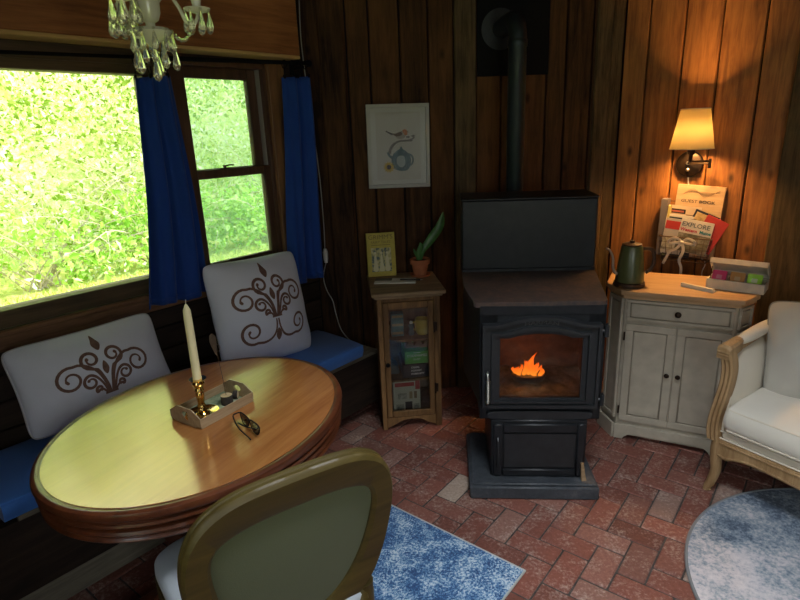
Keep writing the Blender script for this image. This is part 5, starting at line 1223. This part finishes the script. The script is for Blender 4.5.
# ================================================================== SETTEE
FSO = frame((1.37, 2.165, 0), 148)
so = thing('settee', 'cream upholstered settee with a carved limed oak frame at the right', 'sofa', FSO)
LEN = 1.20
def cab_leg(x0, s, y0, zf=0.0):
    b = B(); b.r = .5
    b.tube(catmull([(x0 - s * .012, y0 + .0, zf), (x0 - s * .014, y0 + .0, zf + .018), (x0 - s * .004, y0 + .004, zf + .045), (x0 + s * .008, y0 + .008, .11), (x0 + s * .004, y0 + .006, .17), (x0 + s * .004, y0 + .006, .225), (x0 + s * .010, y0 + .012, .275)], 28, False), [.013, .017, .018] + [.015 + .0006 * i for i in range(13)] + [.023 + .0007 * i for i in range(13)], 12)
    return b.build('leg', M_OAK, so)
cab_leg(0, 1, 0); cab_leg(LEN, -1, 0, .012)
for x in (.0, LEN): 
    b = B(); b.r = .5; b.tube([(x, .60, .0 if x == 0 else .012), (x, .58, .26)], [.016, .024], 8); b.build('leg', M_OAK, so)
b = B(); b.r = .5
half = [(.0, .198), (.05, .186), (.085, .200), (.15, .212), (.25, .210), (.38, .200), (.48, .185), (.60, .172)]
low = catmull(half + [(LEN - x, z) for x, z in half[-2::-1]], 60, False)
b.prism([(-.012, .272), (LEN + .012, .272)] + [tuple(p) for p in low[::-1]], -.014, .022); b.tube([(.02, -.014, .262), (LEN - .02, -.014, .262)], .006, 8)
b.tube([(p[0], -.014, p[1] + .010) for p in low], .005, 8)
b.build('front_rail', M_OAK, so, bevel=.004)
for x in (-.012, LEN - .02):
    b = B(); b.r = .5; b.box(x, x + .032, .02, .60, .20, .272, .004); b.build('side_rail', M_OAK, so)
b = B(); b.box(.012, LEN - .012, .0, .60, .272, .318, .012); b.tube([(.012, -.002, .278), (LEN - .012, -.002, .278)], .004, 8); b.tube([(.012, -.002, .312), (LEN - .012, -.002, .312)], .004, 8); b.build('seat_band', M_CREAM, so)
# loose seat cushion with piped edges
prof = catmull([(-.02, .335), (-.034, .375), (-.026, .420), (.0, .438), (.10, .452), (.28, .458), (.46, .448), (.52, .43), (.52, .34), (.28, .322), (.02, .322)], 44)
b = B(); rings = []
for x, k in ((.030, .80), (.034, .92), (.050, .985), (.08, 1), (.35, 1.02), (LEN / 2, 1.03), (LEN - .35, 1.02), (LEN - .08, 1), (LEN - .05, .985), (LEN - .034, .92), (LEN - .03, .80)):
    rings.append([(x, .24 + (p[0] - .24) * (.9 + .1 * k), .385 + (p[1] - .385) * k) for p in prof])
b.loft(rings); sc_ = b.build('seat_cushion', M_CREAM2, so, smooth=70)
b = B(); b.tube(catmull([(.040, .42, .436), (.036, .10, .436), (.045, .0, .428), (.08, -.018, .428), (.35, -.020, .431), (LEN / 2, -.020, .432), (LEN - .08, -.018, .428), (LEN - .04, .02, .43)], 60, False), .0042, 8)
b.tube(catmull([(.036, .05, .335), (.05, -.012, .334), (.10, -.022, .334), (LEN / 2, -.022, .333), (LEN - .08, -.02, .334)], 40, False), .0042, 8); b.build('piping', M_CREAM, sc_)
def arm(x, s):
    # carved front post
    b = B(); b.r = .6
    path = [(x - s * .012, .004, .262), (x - s * .020, .004, .31), (x - s * .017, .0, .37), (x - s * .004, -.002, .45), (x + s * .010, -.004, .54), (x + s * .012, -.006, .61), (x + s * .004, -.012, .662), (x - s * .004, -.016, .684)]
    P_ = catmull(path, 40, False)
    rings = []
    for i, p in enumerate(P_):
        w_ = .027 - .004 * math.sin(PI * i / 40); dd = .026
        rings.append([(p[0] + u * w_, p[1] + v * dd, p[2]) for u, v in ((-1, -.7), (-.75, -1), (-.35, -.82), (0, -1.05), (.35, -.82), (.75, -1), (1, -.7), (1, 1), (-1, 1))])
    b.loft(rings)
    # scrolled hand rest
    b.loft([[(x + u * w_ + s * o, y, z + v) for u, v in ((-1, -.036), (1, -.036), (1, .004), (.7, .012), (0, .015), (-.7, .012), (-1, .004))] for y, z, w_, o in ((-.040, .690, .026, -.004), (-.030, .700, .028, -.004), (.02, .703, .027, -.006), (.07, .706, .024, -.010), (.09, .706, .020, -.012))])
    for z in (.672, .684): b.tube([(x - .024 - s * .004, -.041, z), (x + .024 - s * .004, -.041, z)], .004, 6)
    b.build('arm_post', M_OAK, so, smooth=35)
    b = B(); b.r = .5; b.tube(catmull([(x - s * .012, .06, .672), (x - s * .022, .22, .680), (x - s * .030, .40, .70), (x - s * .035, .56, .74)], 24, False), .019, 8); b.build('arm_rail', M_OAK, so)
    b = B(); rings = []
    for i in range(15):
        f = i / 14; y = .085 + .37 * f; k = .35 + .65 * min(1, math.sin(PI * min(1, max(0, f * 1.0))) ** .4 if 0 < f < 1 else 0); xc = x - s * (.012 + .020 * f)
        rings.append([(xc + .030 * k * math.cos(a), y, .698 + .012 * f + .026 * k * math.sin(a)) for a in [2 * PI * q / 16 for q in range(16)]])
    b.loft(rings); b.build('arm_pad', M_CREAM, so, smooth=60)
    b = B(); rings = []
    for i in range(13):
        f = i / 12; y = .016 + .55 * f; bul = .030 * math.sin(PI * min(1, f * 1.4 + .08)) if f < .66 else .012
        xo = x - s * (.010 + .026 * f)
        rings.append([(xo - s * .016, y, .272), (xo + s * (.020 + bul * .5), y, .30), (xo + s * (.026 + bul), y, .42), (xo + s * (.024 + bul), y, .54), (xo + s * (.016 + bul * .6), y, .62), (xo + s * .004, y, .664), (xo - s * .016, y, .672), (xo - s * .026, y, .60), (xo - s * .026, y, .40)])
    b.loft(rings); b.build('arm_panel', M_CREAM, so, smooth=70)
arm(0, 1); arm(LEN, -1)
b = B()
b.loft([[(x, .56 + .08 * (z - .3) + y_, z) for y_, z in ((-.02, .29), (-.035 - bu, .40), (-.035 - bu, .60), (-.02, .72), (.03, .725), (.05, .60), (.05, .29))] for x, bu in ((-.02, 0), (.05, .012), (.3, .025), (LEN / 2, .028), (LEN - .3, .025), (LEN - .05, .012), (LEN + .02, 0))]); b.build('backrest', M_CREAM, so, smooth=50)
b = B(); b.r = .5; b.tube(catmull([(-.035, .60, .68), (.0, .615, .72), (.3, .62, .745), (LEN / 2, .62, .765), (LEN - .3, .62, .745), (LEN, .615, .72), (LEN + .035, .60, .68)], 40, False), .020, 8); b.build('back_rail', M_OAK, so)
pillow('grey_cushion', 'square grey linen pillow leaning in the left corner of the cream settee', FSO @ T(.262, .275, .452) @ RZ(6) @ RX(-15) @ RY(-9), .44, .43, .17, [M_GREYPILLOW], None, clothmat('grey_cushion_piping', '#8d8c85', 0), .035)

# ================================================================== RUGS
M_RUGB = mottled('faded_blue_rug_pile', ['#143f70', '#2c6298', '#6f98bc', '#c3d2dc'], 14, 110, 1, .6, .75, .3, pos=[.30, .45, .56, .70])
M_RUGE = plain('pale_rug_edge', (.48, .48, .46), .95, bump=.4)
c0 = Vector((.436, 1.726, 0)); FRG = frame(c0, 219.5)
b = B(); b.box(.006, .95, -.75, -.006, .001, .0085, .002); o = thing('blue_rug', 'rectangular faded blue rug on the brick floor behind the olive chair', 'rug', FRG)
b.build('pile', M_RUGB, o); b = B()
for q in ((0, .956, -.006, 0), (0, .956, -.756, -.75), (0, .006, -.75, -.006), (.95, .956, -.75, -.006)): b.box(q[0], q[1], q[2], q[3], .0005, .009, .001)
b.build('binding', M_RUGE, o)
def roundmat():
    m = mottled('round_rug_pile', ['#34475f', '#6a7c8f', '#9ba3ad', '#c4bfc4', '#d6cfd0'], 5, 70, 1, .6, .40, .3, pos=[.22, .34, .46, .58, .75])
    nt = m.node_tree; lk = nt.links.new; rp = [n for n in nt.nodes if n.type == 'VALTORGB'][0]; src = rp.inputs[0].links[0].from_socket
    tc = [n for n in nt.nodes if n.type == 'TEX_COORD'][0]; sp = node(nt, 'ShaderNodeSeparateXYZ'); lk(tc.outputs['Object'], sp.inputs[0])
    w_ = node(nt, 'ShaderNodeMath', operation='SINE'); mu = node(nt, 'ShaderNodeMath', operation='MULTIPLY'); mu.inputs[1].default_value = 9; lk(sp.outputs['Y'], mu.inputs[0]); lk(mu.outputs[0], w_.inputs[0]); mu.inputs[1].default_value = 1.7
    ad = node(nt, 'ShaderNodeMath', operation='MULTIPLY_ADD'); lk(w_.outputs[0], ad.inputs[0]); ad.inputs[1].default_value = -.30; lk(src, ad.inputs[2]); lk(ad.outputs[0], rp.inputs[0]); return m
rr = thing('round_rug', 'round pale grey and blue rug on the bricks in front of the settee', 'rug', frame((1.667, 1.475, 0), 120))
b = B(); b.lathe([(0, .0095), (.66, .0095), (.668, .008), (.668, .001)], 120); b.build('pile', roundmat(), rr)
b = B(); b.tube([(.671 * math.cos(2 * PI * k / 120), .671 * math.sin(2 * PI * k / 120), .006) for k in range(120)], .0062, 8, closed=True); b.build('binding', plain('grey_rug_binding', (.20, .21, .22), .95, bump=.4), rr)

# ================================================================== LIGHT
w = bpy.data.worlds.new('daylight'); S.world = w; w.use_nodes = True
bg = w.node_tree.nodes['Background']; bg.inputs[0].default_value = (.80, .89, 1.0, 1); bg.inputs[1].default_value = 2.2
sd = dirh(240); v = Vector((sd.x * .72, sd.y * .72, -.70)).normalized()
light('sun', 'SUN', (3, 3, 8), 5.4, (1, .95, .82), R(1.5), v.to_track_quat('-Z', 'Y').to_euler())
# added fill lamps for daylight at the added roof light and rear windows
def daylight(F, x, y, z, tilt, sx, sy, watts):
    l = bpy.data.lights.new('window_daylight', 'AREA'); l.shape = 'RECTANGLE'; l.size = sx; l.size_y = sy; l.energy = watts; l.color = (.92, .96, 1.0)
    o = bpy.data.objects.new('window_daylight', l); COL.objects.link(o); place(o, F @ T(x, y, z) @ RX(tilt))
daylight(T(SKY[0], SKY[1], CEIL), 0, 0, .32, 0, .80, .80, 32)
daylight(F4, (H1[0] + H1[1]) / 2, .50, (H1[2] + H1[3]) / 2 + .2, -58, H1[1] - H1[0], H1[3] - H1[2], 11)
daylight(F5, (H2[0] + H2[1]) / 2, .50, (H2[2] + H2[3]) / 2 + .2, -58, H2[1] - H2[0], H2[3] - H2[2], 4)

# ================================================================== CAMERA
Pp, Rr = R(16.9), R(2.3)
fwd = Vector((0, math.cos(Pp), -math.sin(Pp))); up0 = Vector((0, math.sin(Pp), math.cos(Pp))); r0 = Vector((1, 0, 0))
rt = r0 * math.cos(Rr) - up0 * math.sin(Rr); up = up0 * math.cos(Rr) + r0 * math.sin(Rr)
cam = bpy.data.cameras.new('camera'); co_ = bpy.data.objects.new('camera', cam); COL.objects.link(co_)
cam.sensor_width = 36; cam.lens = 560 / 800 * 36; cam.clip_start = .02
m = Matrix((rt, up, -fwd)).transposed().to_4x4(); m.translation = (0, 0, 1.62); place(co_, m)
S.camera = co_
S.view_settings.view_transform = 'Standard'; S.view_settings.look = 'None'; S.view_settings.gamma = 1; S.view_settings.use_curve_mapping = False
S.view_settings.exposure = 0.9
S.cycles.use_denoising = True
S.cycles.max_bounces = 10; S.cycles.diffuse_bounces = 5; S.cycles.glossy_bounces = 4; S.cycles.transmission_bounces = 8; S.cycles.transparent_max_bounces = 12
S.cycles.sample_clamp_indirect = 6
